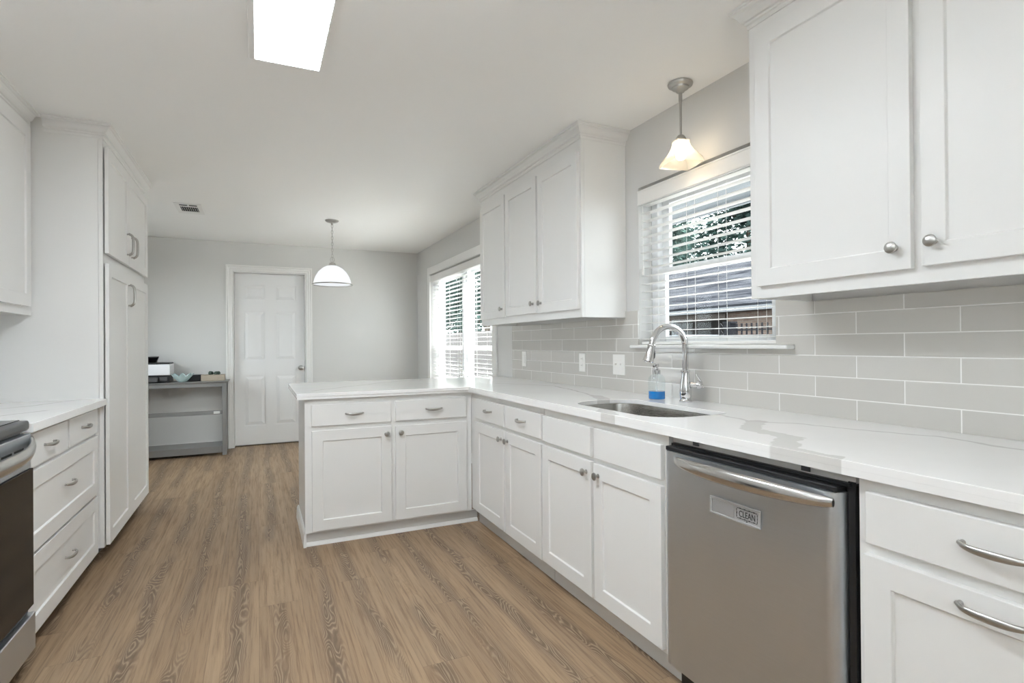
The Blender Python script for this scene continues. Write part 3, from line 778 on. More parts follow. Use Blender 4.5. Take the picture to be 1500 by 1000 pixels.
outlet('wall_switch', 3.913, 1.068, .074, 'rocker', 'narrow white rocker plate on the tile nearest the dining window')
outlet('wall_outlet', 3.053, 1.064, .074, 'duplex', 'white duplex outlet on the tile between the two switch plates')
outlet('wall_switch', 2.652, 1.062, .118, 'toggle', 'wide white plate with two toggle switches on tile near the faucet')

# --- dishwasher
t = thing('dishwasher', 'stainless steel dishwasher with a bowed bar handle under the countertop', 'dishwasher', (1.6, 1.165, 0))
Y0, Y1 = .862, 1.480
MB().box((1.300, .8415, .10), (XW - .02, 1.4885, .842)).build('tub', 'black', t)
mb = MB()
n = 60; front = []
for i in range(n + 1):
    s = -1 + 2 * i / n; y = (Y0 + Y1) / 2 + s * (Y1 - Y0) / 2
    front.append((1.252 + .004 * s * s + .022 * (max(0, abs(s) - .94) / .06) ** 2, y))
loop = front + [(1.299, Y1), (1.299, Y0)]
mb.rings([[Vector((x, y, z)) for x, y in loop] for z in (.108, .824)])
mb.build('door', 'steel', t, smooth=True)
mb = MB().box((1.262, Y0 + .004, .8245), (1.299, Y1 - .004, .838)).box((1.285, Y0 - .012, .838), (1.299, Y1 - .02, .847))
mb.build('control_panel', 'black', t, bevel=.002)
MB().box((1.294, .842, .10), (1.2985, Y0 - .003, .851)).build('door_seal', 'black', t)
for y in (1.37, .975): MB().box((1.296, y - .012, .8515), (1.300, y + .012, .8725)).build('mounting_bracket', 'grey_metal', t)
MB().box((1.303, .845, .8465), (1.320, 1.485, .8725)).build('filler_strip', 'toe', t)
MB().box((1.335, .842, .004), (1.360, 1.488, .098)).build('kick_plate', 'black', t)
mb = MB(); rr = []
for i in range(41):
    s = -1 + 2 * i / 40; y = 1.148 + s * .277
    k = max(0.0, 1 - abs(s) ** 2.2)
    out = .052 * k ** .8; hz = .0105 + .0125 * k ** .6; hw = .005 + .009 * k ** .6
    cx = 1.254 - out + .002; zc_ = .800 + .004 * k
    rr.append([Vector((cx - hw * math.cos(2 * PI * q / 16), y, zc_ + hz * math.sin(2 * PI * q / 16))) for q in range(16)])
mb.rings(rr).build('handle', 'steel_bright', t, smooth=True)
# clean / dirty sign
fm = right_face(1.2517)
t = thing('dishwasher_magnet', 'silver sliding sign reading CLEAN stuck on the dishwasher', 'magnet sign', (1.2517, 1.165, .70))
mu0, mu1, mv0, mv1 = -1.258, -1.075, .674, .725
MB().box((mu0, mv0, .0), (mu1, mv1, .0035), fm).build('backing', 'magnet', t, bevel=.0015)
mb = MB()
mb.box((mu0, mv0, .0036), (mu1, mv0 + .006, .0070), fm).box((mu0, mv1 - .006, .0036), (mu1, mv1, .0070), fm).box((mu0, mv0 + .006, .0036), (mu0 + .008, mv1 - .006, .0070), fm).box((mu1 - .008, mv0 + .006, .0036), (mu1, mv1 - .006, .0070), fm)
mb.build('frame', 'magnet', t, bevel=.001)
MB().box((mu0 + .011, mv0 + .0065, .0036), (mu0 + .092, mv1 - .0065, .0060), fm).build('slider', 'magnet_tab', t, bevel=.001)
cu = bpy.data.curves.new('lettering', 'FONT'); cu.body = 'CLEAN'; cu.size = .030; cu.align_x = 'CENTER'; cu.align_y = 'CENTER'; cu.extrude = .0004
o = bpy.data.objects.new('lettering_curve', cu); COL.objects.link(o)
me = bpy.data.meshes.new_from_object(o.evaluated_get(bpy.context.evaluated_depsgraph_get())); bpy.data.objects.remove(o)
xs = [v.co.x for v in me.vertices]; ys = [v.co.y for v in me.vertices]
kx = .056 / (max(xs) - min(xs)); ky = .0175 / (max(ys) - min(ys)); mx_, my_ = (max(xs) + min(xs)) / 2, (max(ys) + min(ys)) / 2
cu_, cv_ = -1.121, .700
for v in me.vertices: v.co = fm(cu_ + (v.co.x - mx_) * kx, cv_ + (v.co.y - my_) * ky, .0044 + v.co.z) - t.location
me.name = 'lettering'; me.materials.clear(); me.materials.append(M['ink'])
o = bpy.data.objects.new('lettering', me); COL.objects.link(o); o.parent = t
mb = MB()
for v in (.6855, .7135): 
    for k in range(9): mb.box((-1.156 + k * .0080, v, .0037), (-1.156 + k * .0080 + .0062, v + .0013 + .0012 * (k % 2), .0048), fm)
for u in (-1.1585, -1.0865):
    for k in range(3): mb.box((u, .688 + k * .0085, .0037), (u + .0014 + .0010 * (k % 2), .688 + k * .0085 + .007, .0048), fm)
mb.box((-1.123, .681, .0037), (-1.120, .684, .0048), fm)
mb.build('border', 'ink', t)

# --- wall cabinets
CROWN = [(0, 2.330), (.004, 2.330), (.006, 2.342), (.011, 2.346), (.011, 2.354), (.018, 2.357), (.024, 2.364), (.030, 2.376), (.036, 2.384), (.046, 2.388), (.046, 2.394), (.050, 2.396), (.050, 2.4045), (0, 2.4045)]
UFX = 1.636
fu = right_face(UFX)
def upper(name_label, y0, y1, z0, doors, knobs, crown_path, crown_out):
    t = thing('wall_cabinet', name_label, 'cabinet', (1.78, (y0 + y1) / 2, z0), 'white wall cabinets')
    mb = MB()
    x0, x1 = UFX + .020, XW - .002
    mb.box((x0, y0, z0 + .030), (x1, y1, z0 + .048)).box((x0, y0, z0), (x1, y0 + .018, z0 + .030)).box((x0, y1 - .018, z0), (x1, y1, z0 + .030))
    mb.box((x0, y0, z0 + .048), (x1, y0 + .018, 2.404)).box((x0, y1 - .018, z0 + .048), (x1, y1, 2.404)).box((x1 - .01, y0 + .018, z0 + .048), (x1, y1 - .018, 2.404)).box((x0, y0 + .018, 2.386), (x1 - .01, y1 - .018, 2.404))
    mb.build('cabinet_body', 'cabinet', t)
    st = [(-y1, -y1 + .035)] + [(-(a + b) / 2 - .02, -(a + b) / 2 + .02) for a, b in zip([d_[1] for d_ in doors[1:]], [d_[0] for d_ in doors])] + [(-y0 - .035, -y0)]
    face_frame(fu, -y1, -y0, z0, 2.404, sorted(st), [(z0, z0 + .055), (2.255, 2.404)], t)
    for (a, b, c, d_), ky in zip(doors, knobs):
        dd = shaker('door', fu, -b, -a, c, d_, t, stile=.058)
        if ky: knob(fu, -ky, c + .062, .019, dd)
    MB().sweep(CROWN, crown_path, crown_out).build('crown_moulding', 'cabinet', t)
upper('white wall cabinet with three doors between the dining window and sink window', 2.590, 4.085, 1.336,
      [(3.600, 4.068, 1.382, 2.268), (3.106, 3.580, 1.386, 2.264), (2.608, 3.080, 1.382, 2.262)], [3.645, 3.150, 3.040],
      [(XW - .002, 2.590), (UFX, 2.590), (UFX, 4.085), (XW - .002, 4.085)], [(0, -1), (-1, -1), (-1, 1), (0, 1)])
upper('large white wall cabinet with two round knobs above the dishwasher', .30, 1.440, 1.346,
      [(.892, 1.402, 1.387, 2.290), (.355, .866, 1.390, 2.290)], [.933, .835],
      [(XW - .002, 1.440), (UFX, 1.440), (UFX, .30)], [(0, 1), (-1, 1), (-1, 0)])

# ------------------------------------------------------------------ kitchen: left run
PX = -.765
fl = left_face(PX)
t = thing('pantry_cabinet', 'tall white pantry cabinet with paired upper doors standing against the kitchen wall', 'cabinet', (-1.07, 4.25, 0))
carcass(XL + .002, PX - .020, 3.652, 4.855, .095, 2.404, t, 'x+', top=True)
face_frame(fl, 3.652, 4.855, .095, 2.404, [(3.652, 3.69), (4.815, 4.855)], [(.095, .12), (1.63, 1.72), (2.27, 2.404)], t)
fg = fl.at(0, 0, .006)
u1 = shaker('door', fg, 3.662, 4.186, 1.704, 2.290, t); pull(fl, 4.128, 1.832, .025, u1, .135, True, .034)
u2 = shaker('door', fg, 4.192, 4.838, 1.704, 2.290, t); pull(fl, 4.262, 1.832, .025, u2, .135, True, .034)
u3 = shaker('door', fg, 3.664, 4.838, .105, 1.650, t, panels=[(3.730, 4.135, .175, 1.582), (4.330, 4.772, .175, 1.582)])
pull(fl, 4.165, 1.515, .025, u3, .135, True, .034)
MB().sweep(CROWN, [(-1.018, 3.652), (PX, 3.652), (PX, 4.855), (XL + .002, 4.855)], [(0, -1), (1, -1), (1, 1), (0, 1)]).build('crown_moulding', 'cabinet', t)
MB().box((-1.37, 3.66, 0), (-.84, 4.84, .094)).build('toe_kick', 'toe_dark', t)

LX = -.804
fb = left_face(LX)
t = thing('base_cabinet', 'white drawer cabinet with four pulls between the stove and tall pantry', 'cabinet', (-1.09, 3.12, 0), 'white base cabinets')
carcass(XL + .002, LX - .020, 2.606, 3.648, .085, ZT - TK - .001, t, 'x+')
face_frame(fb, 2.606, 3.648, .085, ZT - TK - .001, [(2.606, 2.630), (3.610, 3.648)], [(.085, .10), (.70, .74), (.85, ZT - TK - .001)], t)
for a, b in ((2.612, 3.115), (3.137, 3.622)):
    dr = slab('drawer', fb, a, b, .728, .858, t); pull(fb, (a + b) / 2, .797, .019, dr, .115)
for c, d_, h in ((.400, .712, .575), (.082, .388, .248)):
    dr = shaker('drawer', fb, 2.612, 3.628, c, d_, t, stile=.068); pull(fb, 3.12, h, .019, dr, .115)
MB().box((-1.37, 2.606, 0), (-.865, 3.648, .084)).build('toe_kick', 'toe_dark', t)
o = plate('countertop', [(XL + .002, 2.604), (-.760, 2.604), (-.750, 3.651), (XL + .002, 3.651)], [], ZT - TK, ZT, 'quartz', .002)
tag(o, 'short white quartz countertop beside the black stove', 'countertop')

t = thing('wall_cabinet', 'white wall cabinet beside the tall pantry above the short countertop', 'cabinet', (-1.23, 3.1, 1.36), 'white wall cabinets')
ULX = -1.072; fx = left_face(ULX)
mb = MB(); x0, x1, y0, y1, z0 = XL + .002, ULX - .020, 2.50, 3.649, 1.358
mb.box((x0, y0, z0 + .022), (x1, y1, z0 + .040)).box((x0, y0, z0), (x1, y0 + .018, z0 + .022)).box((x0, y1 - .018, z0), (x1, y1, z0 + .022))
mb.box((x0, y0, z0 + .040), (x1, y0 + .018, 2.404)).box((x0, y1 - .018, z0 + .040), (x1, y1, 2.404)).box((x0, y0 + .018, z0 + .04), (x0 + .01, y1 - .018, 2.404))
mb.build('cabinet_body', 'cabinet', t)
face_frame(fx, y0, y1, z0, 2.404, [(y0, y0 + .04), (3.02, 3.06), (y1 - .045, y1)], [(z0, z0 + .05), (2.30, 2.404)], t)
shaker('door', fx, 3.052, 3.592, z0 + .042, 2.322, t); shaker('door', fx, 2.520, 3.030, z0 + .042, 2.322, t)
MB().sweep(CROWN, [(ULX, y0), (ULX, 3.601)], [(1, 0), (1, 0)]).build('crown_moulding', 'cabinet', t)

# --- stove
t = thing('range', 'black glass and stainless electric stove beside the drawer cabinet', 'stove', (-1.07, 2.22, 0))
ry0, ry1 = 1.842, 2.598
MB().box((-1.37, ry0 + .004, .03), (-.795, ry1 - .004, .884)).build('body', 'grey_metal', t)
MB().box((-1.375, ry0, .8845), (-.768, ry1, .922)).build('cooktop', 'grey_metal', t, bevel=.010, seg=3)
ct = MB().box((-1.36, ry0 + .012, .9222), (-.795, ry1 - .012, .9245)).build('glass_top', 'black_glass', t)
for bx, by, br in ((-1.22, 2.05, .09), (-1.22, 2.40, .075), (-.95, 2.05, .075), (-.95, 2.40, .095)):
    MB().lathe([(br, .9246), (br, .9249), (br - .004, .9249), (br - .004, .9246)], Fr((bx, by, 0), (1, 0, 0), (0, 1, 0), (0, 0, 1)), 32).build('burner_ring', 'nickel', t)
fs = left_face(-.794)
dm = MB().box((ry0 + .004, .745, 0), (ry1 - .002, .872, .030), fs).build('door', 'steel', t, bevel=.002)
MB().box((ry0 + .004, .238, 0), (ry1 - .002, .7445, .036), fs).build('door_glass', 'black_glass', dm, bevel=.002)
mb = MB()
for k in range(6): mb.box((ry0 + .07 + k * .105, .822, .0302), (ry0 + .155 + k * .105, .830, .0312), fs)
mb.build('vent_slots', 'dark', dm)
mb = MB(); rr = []
for i in range(31):
    s = -1 + 2 * i / 30; u = (ry0 + ry1) / 2 + s * .376
    k = max(0, 1 - abs(s) ** 3)
    out = .030 + .052 * k; hz = .016 + .010 * k; zc_ = .848 - .030 * k
    rr.append([fs(u, zc_ + hz * math.sin(2 * PI * q / 14) , out + (.010 + .003 * k) * math.cos(2 * PI * q / 14)) for q in range(14)])
mb.rings(rr).build('handle', 'steel_bright', dm, smooth=True)
MB().box((ry0 + .004, .075, 0), (ry1 + .002, .212, .040), fs).build('drawer', 'steel', t, bevel=.003)
MB().box((ry0 + .004, .213, -.0), (ry1 - .006, .237, .020), fs).build('trim_strip', 'black', t)
for y in (ry0 + .05, ry1 - .05):
    MB().lathe([(.018, .0005), (.018, .012), (.010, .014), (.010, .0295)], Fr((-.83, y, 0), (1, 0, 0), (0, 1, 0), (0, 0, 1)), 14).build('foot', 'black', t)

# ------------------------------------------------------------------ lamps on the ceiling
def fluorescent(y0, y1, x0, x1, label):
    t = thing('ceiling_light', label, 'ceiling light', ((x0 + x1) / 2, (y0 + y1) / 2, ZC), 'fluorescent ceiling lights')
    MB().box((x0 - .024, y0, ZC - .030), (x0 - .001, y1, ZC - .0005)).box((x1 + .0005, y0, ZC - .030), (x1 + .004, y1, ZC - .0005)).box((x0 - .001, y1 - .003, ZC - .030), (x1, y1, ZC - .0005)).build('frame', 'trim', t, bevel=.002)
    MB().box((x0, y0 + .004, ZC - .028), (x1, y1 - .004, ZC - .006)).build('diffuser', 'tube_light', t)
fluorescent(1.27, 2.492, -.003, .246, 'lit rectangular fluorescent light on the kitchen ceiling')

# uplight added out of view behind the camera to brighten the ceiling
t = thing('added_uplight', 'added black uplight with an open bowl, out of view, brightening the ceiling', 'lamp', (-1.05, -.20, 0))
ft = Fr((-1.05, -.20, 0), (1, 0, 0), (0, 1, 0), (0, 0, 1))
MB().lathe([(.14, .0005), (.14, .012), (.10, .022), (.02, .030)], ft, 32).build('base', 'black', t, smooth=True)
MB().lathe([(.013, .0305), (.013, 1.12)], ft, 14).build('pole', 'black', t, smooth=True)
MB().lathe([(.02, 1.1205), (.05, 1.14), (.12, 1.19), (.17, 1.26), (.166, 1.262), (.116, 1.196), (.046, 1.149), (.016, 1.145)], ft, 36).build('bowl', 'trim', t, smooth=True)
MB().lathe([(.012, 1.146), (.020, 1.156), (.030, 1.170), (.030, 1.180), (.020, 1.192), (.004, 1.197)], ft, 20).build('bulb', 'fill_bulb', t, smooth=True)


# ceiling vent
t = thing('ceiling_vent', 'small white ceiling register with dark louvred slots', 'vent', (-.54, 5.57, ZC))
vx0, vx1, vy0, vy1 = -.640, -.433, 5.37, 5.76
mb = MB()
mb.box((vx0, vy0, ZC - .006), (vx1, vy0 + .035, ZC - .0004)).box((vx0, vy1 - .09, ZC - .006), (vx1, vy1, ZC - .0004)).box((vx0, vy0 + .035, ZC - .006), (vx0 + .036, vy1 - .09, ZC - .0004)).box((vx1 - .036, vy0 + .035, ZC - .006), (vx1, vy1 - .09, ZC - .0004))
mb.box((vx0 + .036, vy0 + .090, ZC - .006), (vx1 - .036, vy0 + .115, ZC - .0004)).box((-.541, vy0 + .035, ZC - .006), (-.531, vy0 + .09, ZC - .0004))
mb.build('face_plate', 'trim', t, bevel=.001)
MB().box((vx0 + .034, vy0 + .033, ZC - .0020), (vx1 - .034, vy1 - .088, ZC - .0006)).build('dark_backing', 'dark', t)  # flat dark sheet in place of the shaded duct opening
mb = MB()
for k in range(8):
    x = vx0 + .045 + k * .0165
    mb.hexa([(x, vy0 + .116, ZC - .003), (x + .0025, vy0 + .116, ZC - .003), (x + .0025, vy1 - .091, ZC - .003), (x, vy1 - .091, ZC - .003), (x + .002, vy0 + .116, ZC - .0075), (x + .0045, vy0 + .116, ZC - .0075), (x + .0045, vy1 - .091, ZC - .0075), (x + .002, vy1 - .091, ZC - .0075)])
mb.build('louvres', 'trim', t)

# pendant over the sink
KX, KY = 1.805, 1.985
t = thing('pendant_light', 'small square frosted glass pendant glowing over the sink window', 'pendant light', (KX, KY, ZC))
fk = Fr((KX, KY, 0), (1, 0, 0), (0, 1, 0), (0, 0, 1))
MB().lathe([(.056, ZC - .0006), (.058, ZC - .004), (.055, ZC - .012), (.040, ZC - .018), (.038, ZC - .026), (.022, ZC - .034), (.018, ZC - .042), (.010, ZC - .046)], fk, 32).build('canopy', 'nickel', t, smooth=True)
MB().lathe([(.0085, ZC - .047), (.0085, ZC - .085), (.006, ZC - .086), (.0055, 2.160)], fk, 14).build('rod', 'nickel', t, smooth=True)
MB().lathe([(.006, 2.164), (.014, 2.160), (.022, 2.150), (.028, 2.136), (.028, 2.131)], fk, 24).build('socket_cup', 'nickel', t, smooth=True)
mb = MB(); an = math.radians(-15)
prof = [(.031, 2.134), (.030, 2.122), (.034, 2.105), (.044, 2.084), (.058, 2.063), (.070, 2.046), (.075, 2.032), (.074, 2.022)]
def sq(r, z, n=6):
    out = []
    c = [(r, r), (-r, r), (-r, -r), (r, -r)]
    for k in range(4):
        a, b = c[k], c[(k + 1) % 4]
        for i in range(n):
            q = i / n; bulge = 1 + .06 * math.sin(PI * q)
            x, y = (a[0] + (b[0] - a[0]) * q) * bulge, (a[1] + (b[1] - a[1]) * q) * bulge
            out.append(Vector((KX + x * math.cos(an) - y * math.sin(an), KY + x * math.sin(an) + y * math.cos(an), z)))
    return out
rr = [sq(r, z) for r, z in prof] + [sq(r - .0035, z) for r, z in prof[::-1]]
mb.rings(rr, True, False).build('shade', 'frosted', t, smooth=True)
MB().lathe([(.011, 2.128), (.013, 2.110), (.019, 2.094), (.0245, 2.076), (.024, 2.062), (.016, 2.049), (.004, 2.044)], fk, 20).build('bulb', 'bulb_kitchen', t, smooth=True)

# dining pendant on a chain
DXP, DYP = .664, 5.56
t = thing('pendant_light', 'white glass dome pendant hanging on a chain near the door', 'pendant light', (DXP, DYP, ZC))
fdn = Fr((DXP, DYP, 0), (1, 0, 0), (0, 1, 0), (0, 0, 1))
MB().lathe([(.064, ZC - .0006), (.065, ZC - .006), (.055, ZC - .016), (.030, ZC - .024), (.012, ZC - .028), (.010, ZC - .045)], fdn, 32).build('canopy', 'nickel', t, smooth=True)
mb = MB(); z = ZC - .040; k = 0
while z > 2.045:
    r = .0085; h = .017; ringp = []
    for i in range(13):
        a = 2 * PI * i / 12; du = r * math.cos(a); dw = h * math.sin(a)
        ringp.append(fdn(du, 0, z - h + dw) if k % 2 == 0 else fdn(0, du, z - h + dw))
    mb.tube(ringp, .0019, 6, cap=False); z -= .029; k += 1
ringp = [fdn(.018 * math.cos(2 * PI * i / 16), 0, 2.022 + .026 * math.sin(2 * PI * i / 16)) for i in range(17)]
mb.tube(ringp, .0026, 6, cap=False)
mb.build('chain', 'nickel', t, smooth=True)
MB().lathe([(.007, 2.002), (.010, 1.997), (.026, 1.990), (.034, 1.972), (.042, 1.962), (.042, 1.956)], fdn, 24).build('fitter_cap', 'nickel', t, smooth=True)
dome = [(.040, 1.962), (.062, 1.955), (.095, 1.935), (.130, 1.900), (.155, 1.860), (.170, 1.820), (.176, 1.790)]
rr = [[fdn(r * math.cos(2 * PI * i / 48), r * math.sin(2 * PI * i / 48), z) for i in range(48)] for r, z in dome + [(r - .004, z - .002) for r, z in dome[::-1]]]
MB().rings(rr, True, False).build('shade', 'lit_dome', t, smooth=True)
MB().lathe([(.169, 1.7805), (.169, 1.7835)], fdn, 48).build('bottom_diffuser', 'lit_disc', t)
prof = [(.170, 1.789), (.188, 1.784), (.192, 1.779), (.188, 1.775), (.170, 1.779)]
rr = [[fdn(r * math.cos(2 * PI * i / 48), r * math.sin(2 * PI * i / 48), z) for i in range(48)] for r, z in prof + prof[:1]]
MB().rings(rr, True, False).build('rim', 'nickel', t, smooth=True)

# ------------------------------------------------------------------ side table by the door and what stands on it
t = thing('console_table', 'grey open frame console table against the wall beside the white door', 'table', (-.85, 6.93, 0))
tx0, tx1, ty0, ty1, tz = -1.37, -.310, 6.755, 7.118, .805
mb = MB()
mb.hexa([(tx0, ty0, tz - .018), (tx1 + .006, ty0, tz - .018), (tx1 + .006, ty1, tz - .018), (tx0, ty1, tz - .018), (tx0, ty0 - .008, tz), (tx1 + .022, ty0 - .008, tz), (tx1 + .022, ty1, tz), (tx0, ty1, tz)])
mb.build('table_top', 'table', t, bevel=.002)
MB().box((tx0 + .045, ty0 + .006, tz - .056), (tx1 - .046, ty0 + .024, tz - .0185)).box((tx1 - .036, ty0 + .046, tz - .056), (tx1 - .016, ty1 - .046, tz - .0185)).build('apron', 'table', t)
for x in (tx0, tx1 - .045):
    for y in (ty0 + .002, ty1 - .045):
        MB().box((x, y, .0005), (x + .044, y + .042, tz - .0185)).build('leg', 'table', t, bevel=.002)
MB().box((tx0 + .045, ty0 + .004, .447), (tx1 - .046, ty0 + .024, .490)).build('rail', 'table', t, bevel=.002)
MB().box((-.437, ty0 + .0025, .455), (-.378, ty0 + .0038, .482)).build('paper_label', 'tag', t)
MB().box((tx0 + .045, ty0 + .004, .028), (tx1 - .046, ty0 + .022, .100)).box((tx0 + .045, ty0 + .022, .082), (tx1 - .046, ty1 - .004, .100)).build('bottom_shelf', 'table', t, bevel=.002)

t = thing('printer', 'white and black desktop printer on the grey console table', 'printer', (-1.06, 6.95, tz))
px0, px1, py0, py1 = -1.29, -.852, 6.80, 7.10
MB().box((px0, py0, tz + .001), (px1, py1, tz + .080)).build('base', 'black', t, bevel=.006)
MB().box((px0 - .005, py0 - .006, tz + .0805), (px1 + .008, py1, tz + .196)).build('body', 'white_plastic', t, bevel=.006, seg=2)
MB().box((px0 - .005, py0, tz + .1965), (px1 + .004, py1, tz + .212)).build('lid', 'black', t, bevel=.004)
MB().box((px0 + .06, py0 - .05, tz + .012), (px1 - .10, py0 - .0005, tz + .060)).build('paper_tray', 'grey_metal', t, bevel=.004)
MB().box((px1 - .09, py0 - .004, tz + .020), (px1 - .02, py0 - .0005, tz + .062)).build('panel', 'grey_metal', t, bevel=.002)
MB().hexa([(px0 + .02, 6.98, tz + .2125), (-1.00, 6.98, tz + .2125), (-1.00, 7.08, tz + .2125), (px0 + .02, 7.08, tz + .2125), (px0 + .03, 6.86, tz + .262), (-.952, 6.86, tz + .268), (-.952, 6.87, tz + .280), (px0 + .03, 6.87, tz + .275)]).build('document_feeder', 'black', t, bevel=.003)

o = MB().box((-.715, 6.925, tz + .001), (-.572, 7.06, tz + .070)).build('storage_box', 'black', bevel=.005)
tag(o, 'small black box between the glass bowl and the tan box', 'box')
t = thing('glass_bowl', 'pale blue green leaf shaped glass bowl on the console table', 'bowl', (-.735, 6.82, tz))
mb = MB(); fb_ = Fr((-.735, 6.825, tz + .001), (1, 0, 0), (0, 1, 0), (0, 0, 1))
n = 64; prof = [(.030, 0), (.036, .004), (.056, .022), (.083, .052), (.097, .076)]
def lf(i, q): return 1 + .15 * q * math.cos(8 * 2 * PI * i / n)
o_ = [[fb_(r * lf(i, q) * math.cos(2 * PI * i / n), r * .50 * lf(i, q) * math.sin(2 * PI * i / n), z + .016 * q * math.cos(8 * 2 * PI * i / n)) for i in range(n)] for (r, z), q in zip(prof, (0, 0, .4, .8, 1))]
i_ = [[fb_((r - .005) * lf(i, q) * math.cos(2 * PI * i / n), (r - .005) * .50 * lf(i, q) * math.sin(2 * PI * i / n), z + .004 + .016 * q * math.cos(8 * 2 * PI * i / n)) for i in range(n)] for (r, z), q in zip(prof[::-1], (1, .8, .4, 0, 0))]
mb.rings(o_ + i_).build('leaf_bowl', 'glass_bowl', t, smooth=True)
o = MB().box((-.565, 6.86, tz + .001), (-.335, 7.03, tz + .068)).build('cardboard_box', 'tan', bevel=.003)
tag(o, 'tan box at the end of the console table nearest the door', 'box')
mb = MB()
rg = random.Random(3)
for k in range(9):
    c_ = Vector((-.440 + rg.uniform(-.045, .045), 6.93 + rg.uniform(-.03, .03), tz + .0685 + .014))
    a = rg.uniform(0, PI); r = rg.uniform(.014, .022)
    mb.lathe([(r * .5, -.013), (r, -.006), (r, .006), (r * .45, .016 + .008 * rg.random())], Fr(c_, (math.cos(a), math.sin(a), 0), (-math.sin(a), math.cos(a), 0), (0, 0, 1)), 9)
tag(mb.build('foliage_ornament', 'leaf_dark', smooth=True), 'small dark green foliage ornament lying on the tan box', 'ornament')

# ------------------------------------------------------------------ outdoors
GZ = -.25
struct(MB().box((2.4, -20, GZ - .1), (60, 70, GZ)).build('driveway_ground', 'driveway'))
struct(MB().box((-12, -16, -.16), (2.3, -2.73, -.06)).build('added_bounce_ground', 'concrete'))  # pale ground added outside the rear glazing to bounce light upward
struct(MB().box((-14, -2.72, -.16), (-1.50, 16, -.06)).build('yard_ground', 'driveway'))
# this house's own eave seen through the top of the sink window
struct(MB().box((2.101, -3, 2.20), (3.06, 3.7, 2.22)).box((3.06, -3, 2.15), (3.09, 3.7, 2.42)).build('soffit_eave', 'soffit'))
# neighbour's house
t = thing('house', 'brick neighbour house with grey shingle roof seen through the sink window', 'house', (15, 10, GZ))
MB().box((14.0, -4, GZ), (14.2, 13.3, 2.14)).build('brick_wall', 'brick', t)
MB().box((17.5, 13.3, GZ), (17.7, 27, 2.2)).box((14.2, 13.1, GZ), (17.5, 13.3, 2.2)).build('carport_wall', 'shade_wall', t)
MB().box((13.9, 13.3, 1.92), (14.15, 27, 2.14)).build('beam', 'beam', t)
for y in (16.5, 20.5): MB().box((13.92, y, GZ), (14.12, y + .2, 1.919)).build('post', 'beam', t)
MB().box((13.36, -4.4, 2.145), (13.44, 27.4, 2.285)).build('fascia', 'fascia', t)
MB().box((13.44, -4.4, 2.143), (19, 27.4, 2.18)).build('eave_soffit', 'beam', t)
MB().prism([(13.38, 2.286), (17.0, 4.50), (17.0, 4.60), (13.36, 2.36)], -4.4, 27.4, Fr((0, 0, 0), (1, 0, 0), (0, 0, 1), (0, 1, 0))).build('roof', 'shingle', t)
# iron fence and gate post
t = thing('iron_fence', 'black iron picket fence in front of the neighbour brick wall', 'fence', (9, 6, GZ))
mb = MB().box((8.985, 2.0, 1.42), (9.015, 8.35, 1.45)).box((8.985, 2.0, GZ + .15), (9.015, 8.35, GZ + .18))
mb.build('rails', 'fence_black', t)
mb = MB(); y = 2.05
while y < 8.33:
    mb.box((8.99, y - .016, GZ), (9.01, y + .016, 1.57)); y += .125
mb.build('pickets', 'fence_black', t)
MB().box((8.92, 8.40, GZ), (9.08, 8.57, 1.58)).box((8.90, 8.38, 1.58), (9.10, 8.59, 1.62)).build('gate_post', 'fence_black', t)
mb = MB().box((8.985, 8.575, GZ), (9.015, 8.60, 1.56)).box((8.985, 8.745, GZ), (9.015, 8.77, 1.56))
for k in range(12):
    z0_ = GZ + .1 + k * .145
    for a, b in ((8.60, 8.745), (8.745, 8.60)):
        mb.tube([(9.0, a, z0_), (9.0, b, z0_ + .145)], .009, 6)
mb.build('lattice', 'fence_black', t)
# car
t = thing('car', 'dark car parked under the neighbour carport behind the iron fence', 'car', (11.5, 12.6, GZ))
fc = Fr((11.6, 12.6, GZ), (0, 1, 0), (0, 0, 1), (1, 0, 0))
side = [(-2.3, .35), (2.3, .35), (2.35, .75), (2.2, 1.02), (1.25, 1.10), (.75, 1.62), (-.75, 1.66), (-1.35, 1.15), (-2.2, 1.02), (-2.35, .7)]
MB().prism(side, -.85, .85, fc).build('body', 'car', t, bevel=.05, seg=2)
MB().prism([(1.12, 1.16), (.72, 1.56), (.05, 1.58), (.05, 1.16)], -.856, -.846, fc).prism([(-.05, 1.16), (-.05, 1.58), (-.70, 1.58), (-1.18, 1.18)], -.856, -.846, fc).build('side_windows', 'black_glass', t)
for u in (-1.4, 1.4):
    for w_ in (-.86, .62):
        MB().lathe([(.20, w_), (.33, w_ + .02), (.34, w_ + .12), (.33, w_ + .23), (.2, w_ + .24)], Fr(fc(u, .345, 0), (0, 1, 0), (0, 0, 1), (1, 0, 0)), 24).build('wheel', 'tyre', t)
# wooden fence outside the dining window
t = thing('wooden_fence', 'weathered brown board fence beyond the dining window', 'fence', (6.8, 16, GZ))
mb = MB(); y = 9.0
while y < 24:
    mb.box((6.79, y, GZ), (6.81, y + .138, 1.62 + .01 * rnd.random())); y += .142
mb.build('boards', 'fence_wood', t)
MB().box((6.81, 9, .1), (6.86, 24, .19)).box((6.81, 9, 1.2), (6.86, 24, 1.29)).build('rails', 'fence_wood', t)

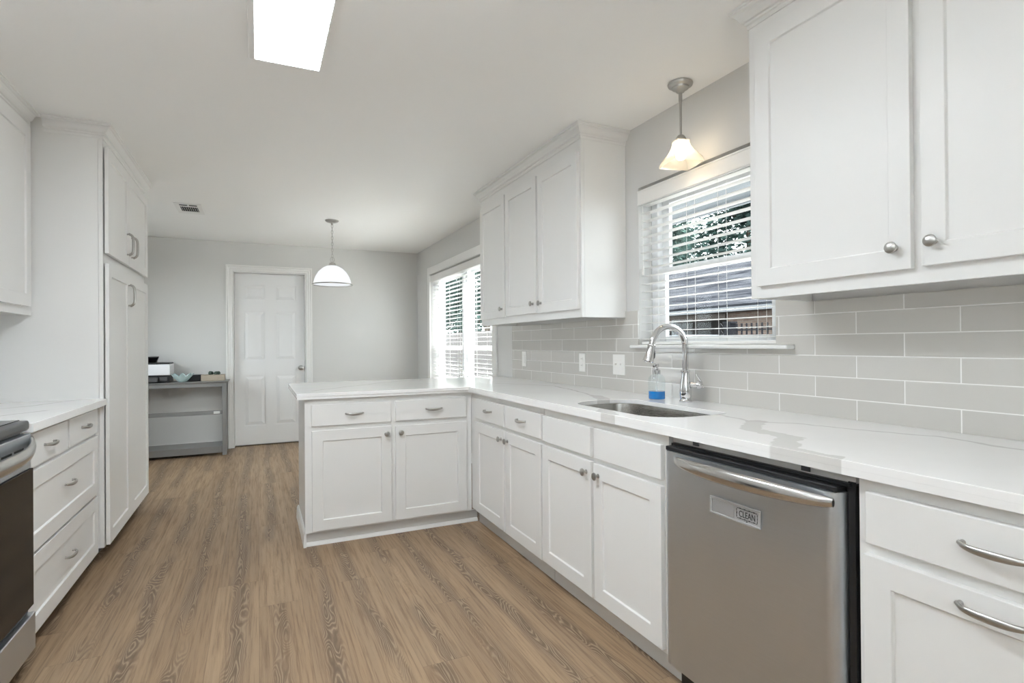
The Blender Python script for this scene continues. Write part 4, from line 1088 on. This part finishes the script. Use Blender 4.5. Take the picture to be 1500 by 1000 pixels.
def tree(label, x, y, h, r, n, leaf, mat, seed, low=.35, group='trees outside', clusters=34):
    rg = random.Random(seed)
    t = thing('leafy_tree', label, 'tree', (x, y, GZ), group)
    mb = MB()
    mb.tube([(x, y, GZ), (x + .1, y - .05, GZ + h * .25), (x - .05, y + .1, GZ + h * .5), (x, y, GZ + h * .75)], [.2, .16, .11, .05], 9)
    for k in range(9):
        a = rg.uniform(0, 2 * PI); z = GZ + h * rg.uniform(.25, .6); l = r * rg.uniform(.5, .9)
        mb.tube([(x, y, z), (x + l * .5 * math.cos(a), y + l * .5 * math.sin(a), z + l * .3), (x + l * math.cos(a), y + l * math.sin(a), z + l * .5)], [.07, .05, .02], 6)
    mb.build('trunk', 'bark', t)
    cl = [(Vector((x, y, GZ + h * .62)) + Vector((rg.uniform(-1, 1) * r * .62, rg.uniform(-1, 1) * r * .62, rg.uniform(-h * low, h * .34))), rg.uniform(.25, .55) * r) for _ in range(clusters)]
    V_, F_ = [], []
    for i in range(n):
        c_, cr = cl[rg.randrange(len(cl))]
        v = Vector((rg.gauss(0, 1), rg.gauss(0, 1), rg.gauss(0, 1))).normalized() * rg.uniform(.2, 1.15) ** .6; p = c_ + v * cr * .75
        a = Vector((rg.gauss(0, 1), rg.gauss(0, 1), rg.gauss(0, 1))).normalized(); b = a.orthogonal().normalized()
        s_ = leaf * rg.uniform(.6, 1.3); k = len(V_)
        V_ += [p - a * s_, p + b * s_ * .45, p + a * s_, p - b * s_ * .45]; F_.append((k, k + 1, k + 2, k + 3))
    me = bpy.data.meshes.new('foliage'); me.from_pydata([v - t.location for v in V_], [], F_); me.materials.append(M[mat])
    o = bpy.data.objects.new('foliage', me); COL.objects.link(o); o.parent = t
tree('tall leafy tree over the neighbour roof at the pull cord side of the sink window', 24.5, 28.8, 14, 3.7, 15000, .20, 'leaf', 1, clusters=70)
tree('tall leafy tree over the neighbour roof at the wall cabinet side of the sink window', 24.5, 21.6, 14, 3.7, 15000, .20, 'leaf', 2, clusters=70)
tree('small bright green tree beside the picket fence', 10.4, 7.3, 3.3, .6, 1500, .07, 'leaf_bright', 4)
tree('dense green tree behind the board fence nearest the dining window mullion', 10.6, 26.0, 9.0, 3.0, 11000, .15, 'leaf', 5, clusters=60)
tree('second green tree farther along the board fence outside the dining window', 10.6, 33.5, 9.5, 3.2, 11000, .16, 'leaf', 6, clusters=60)
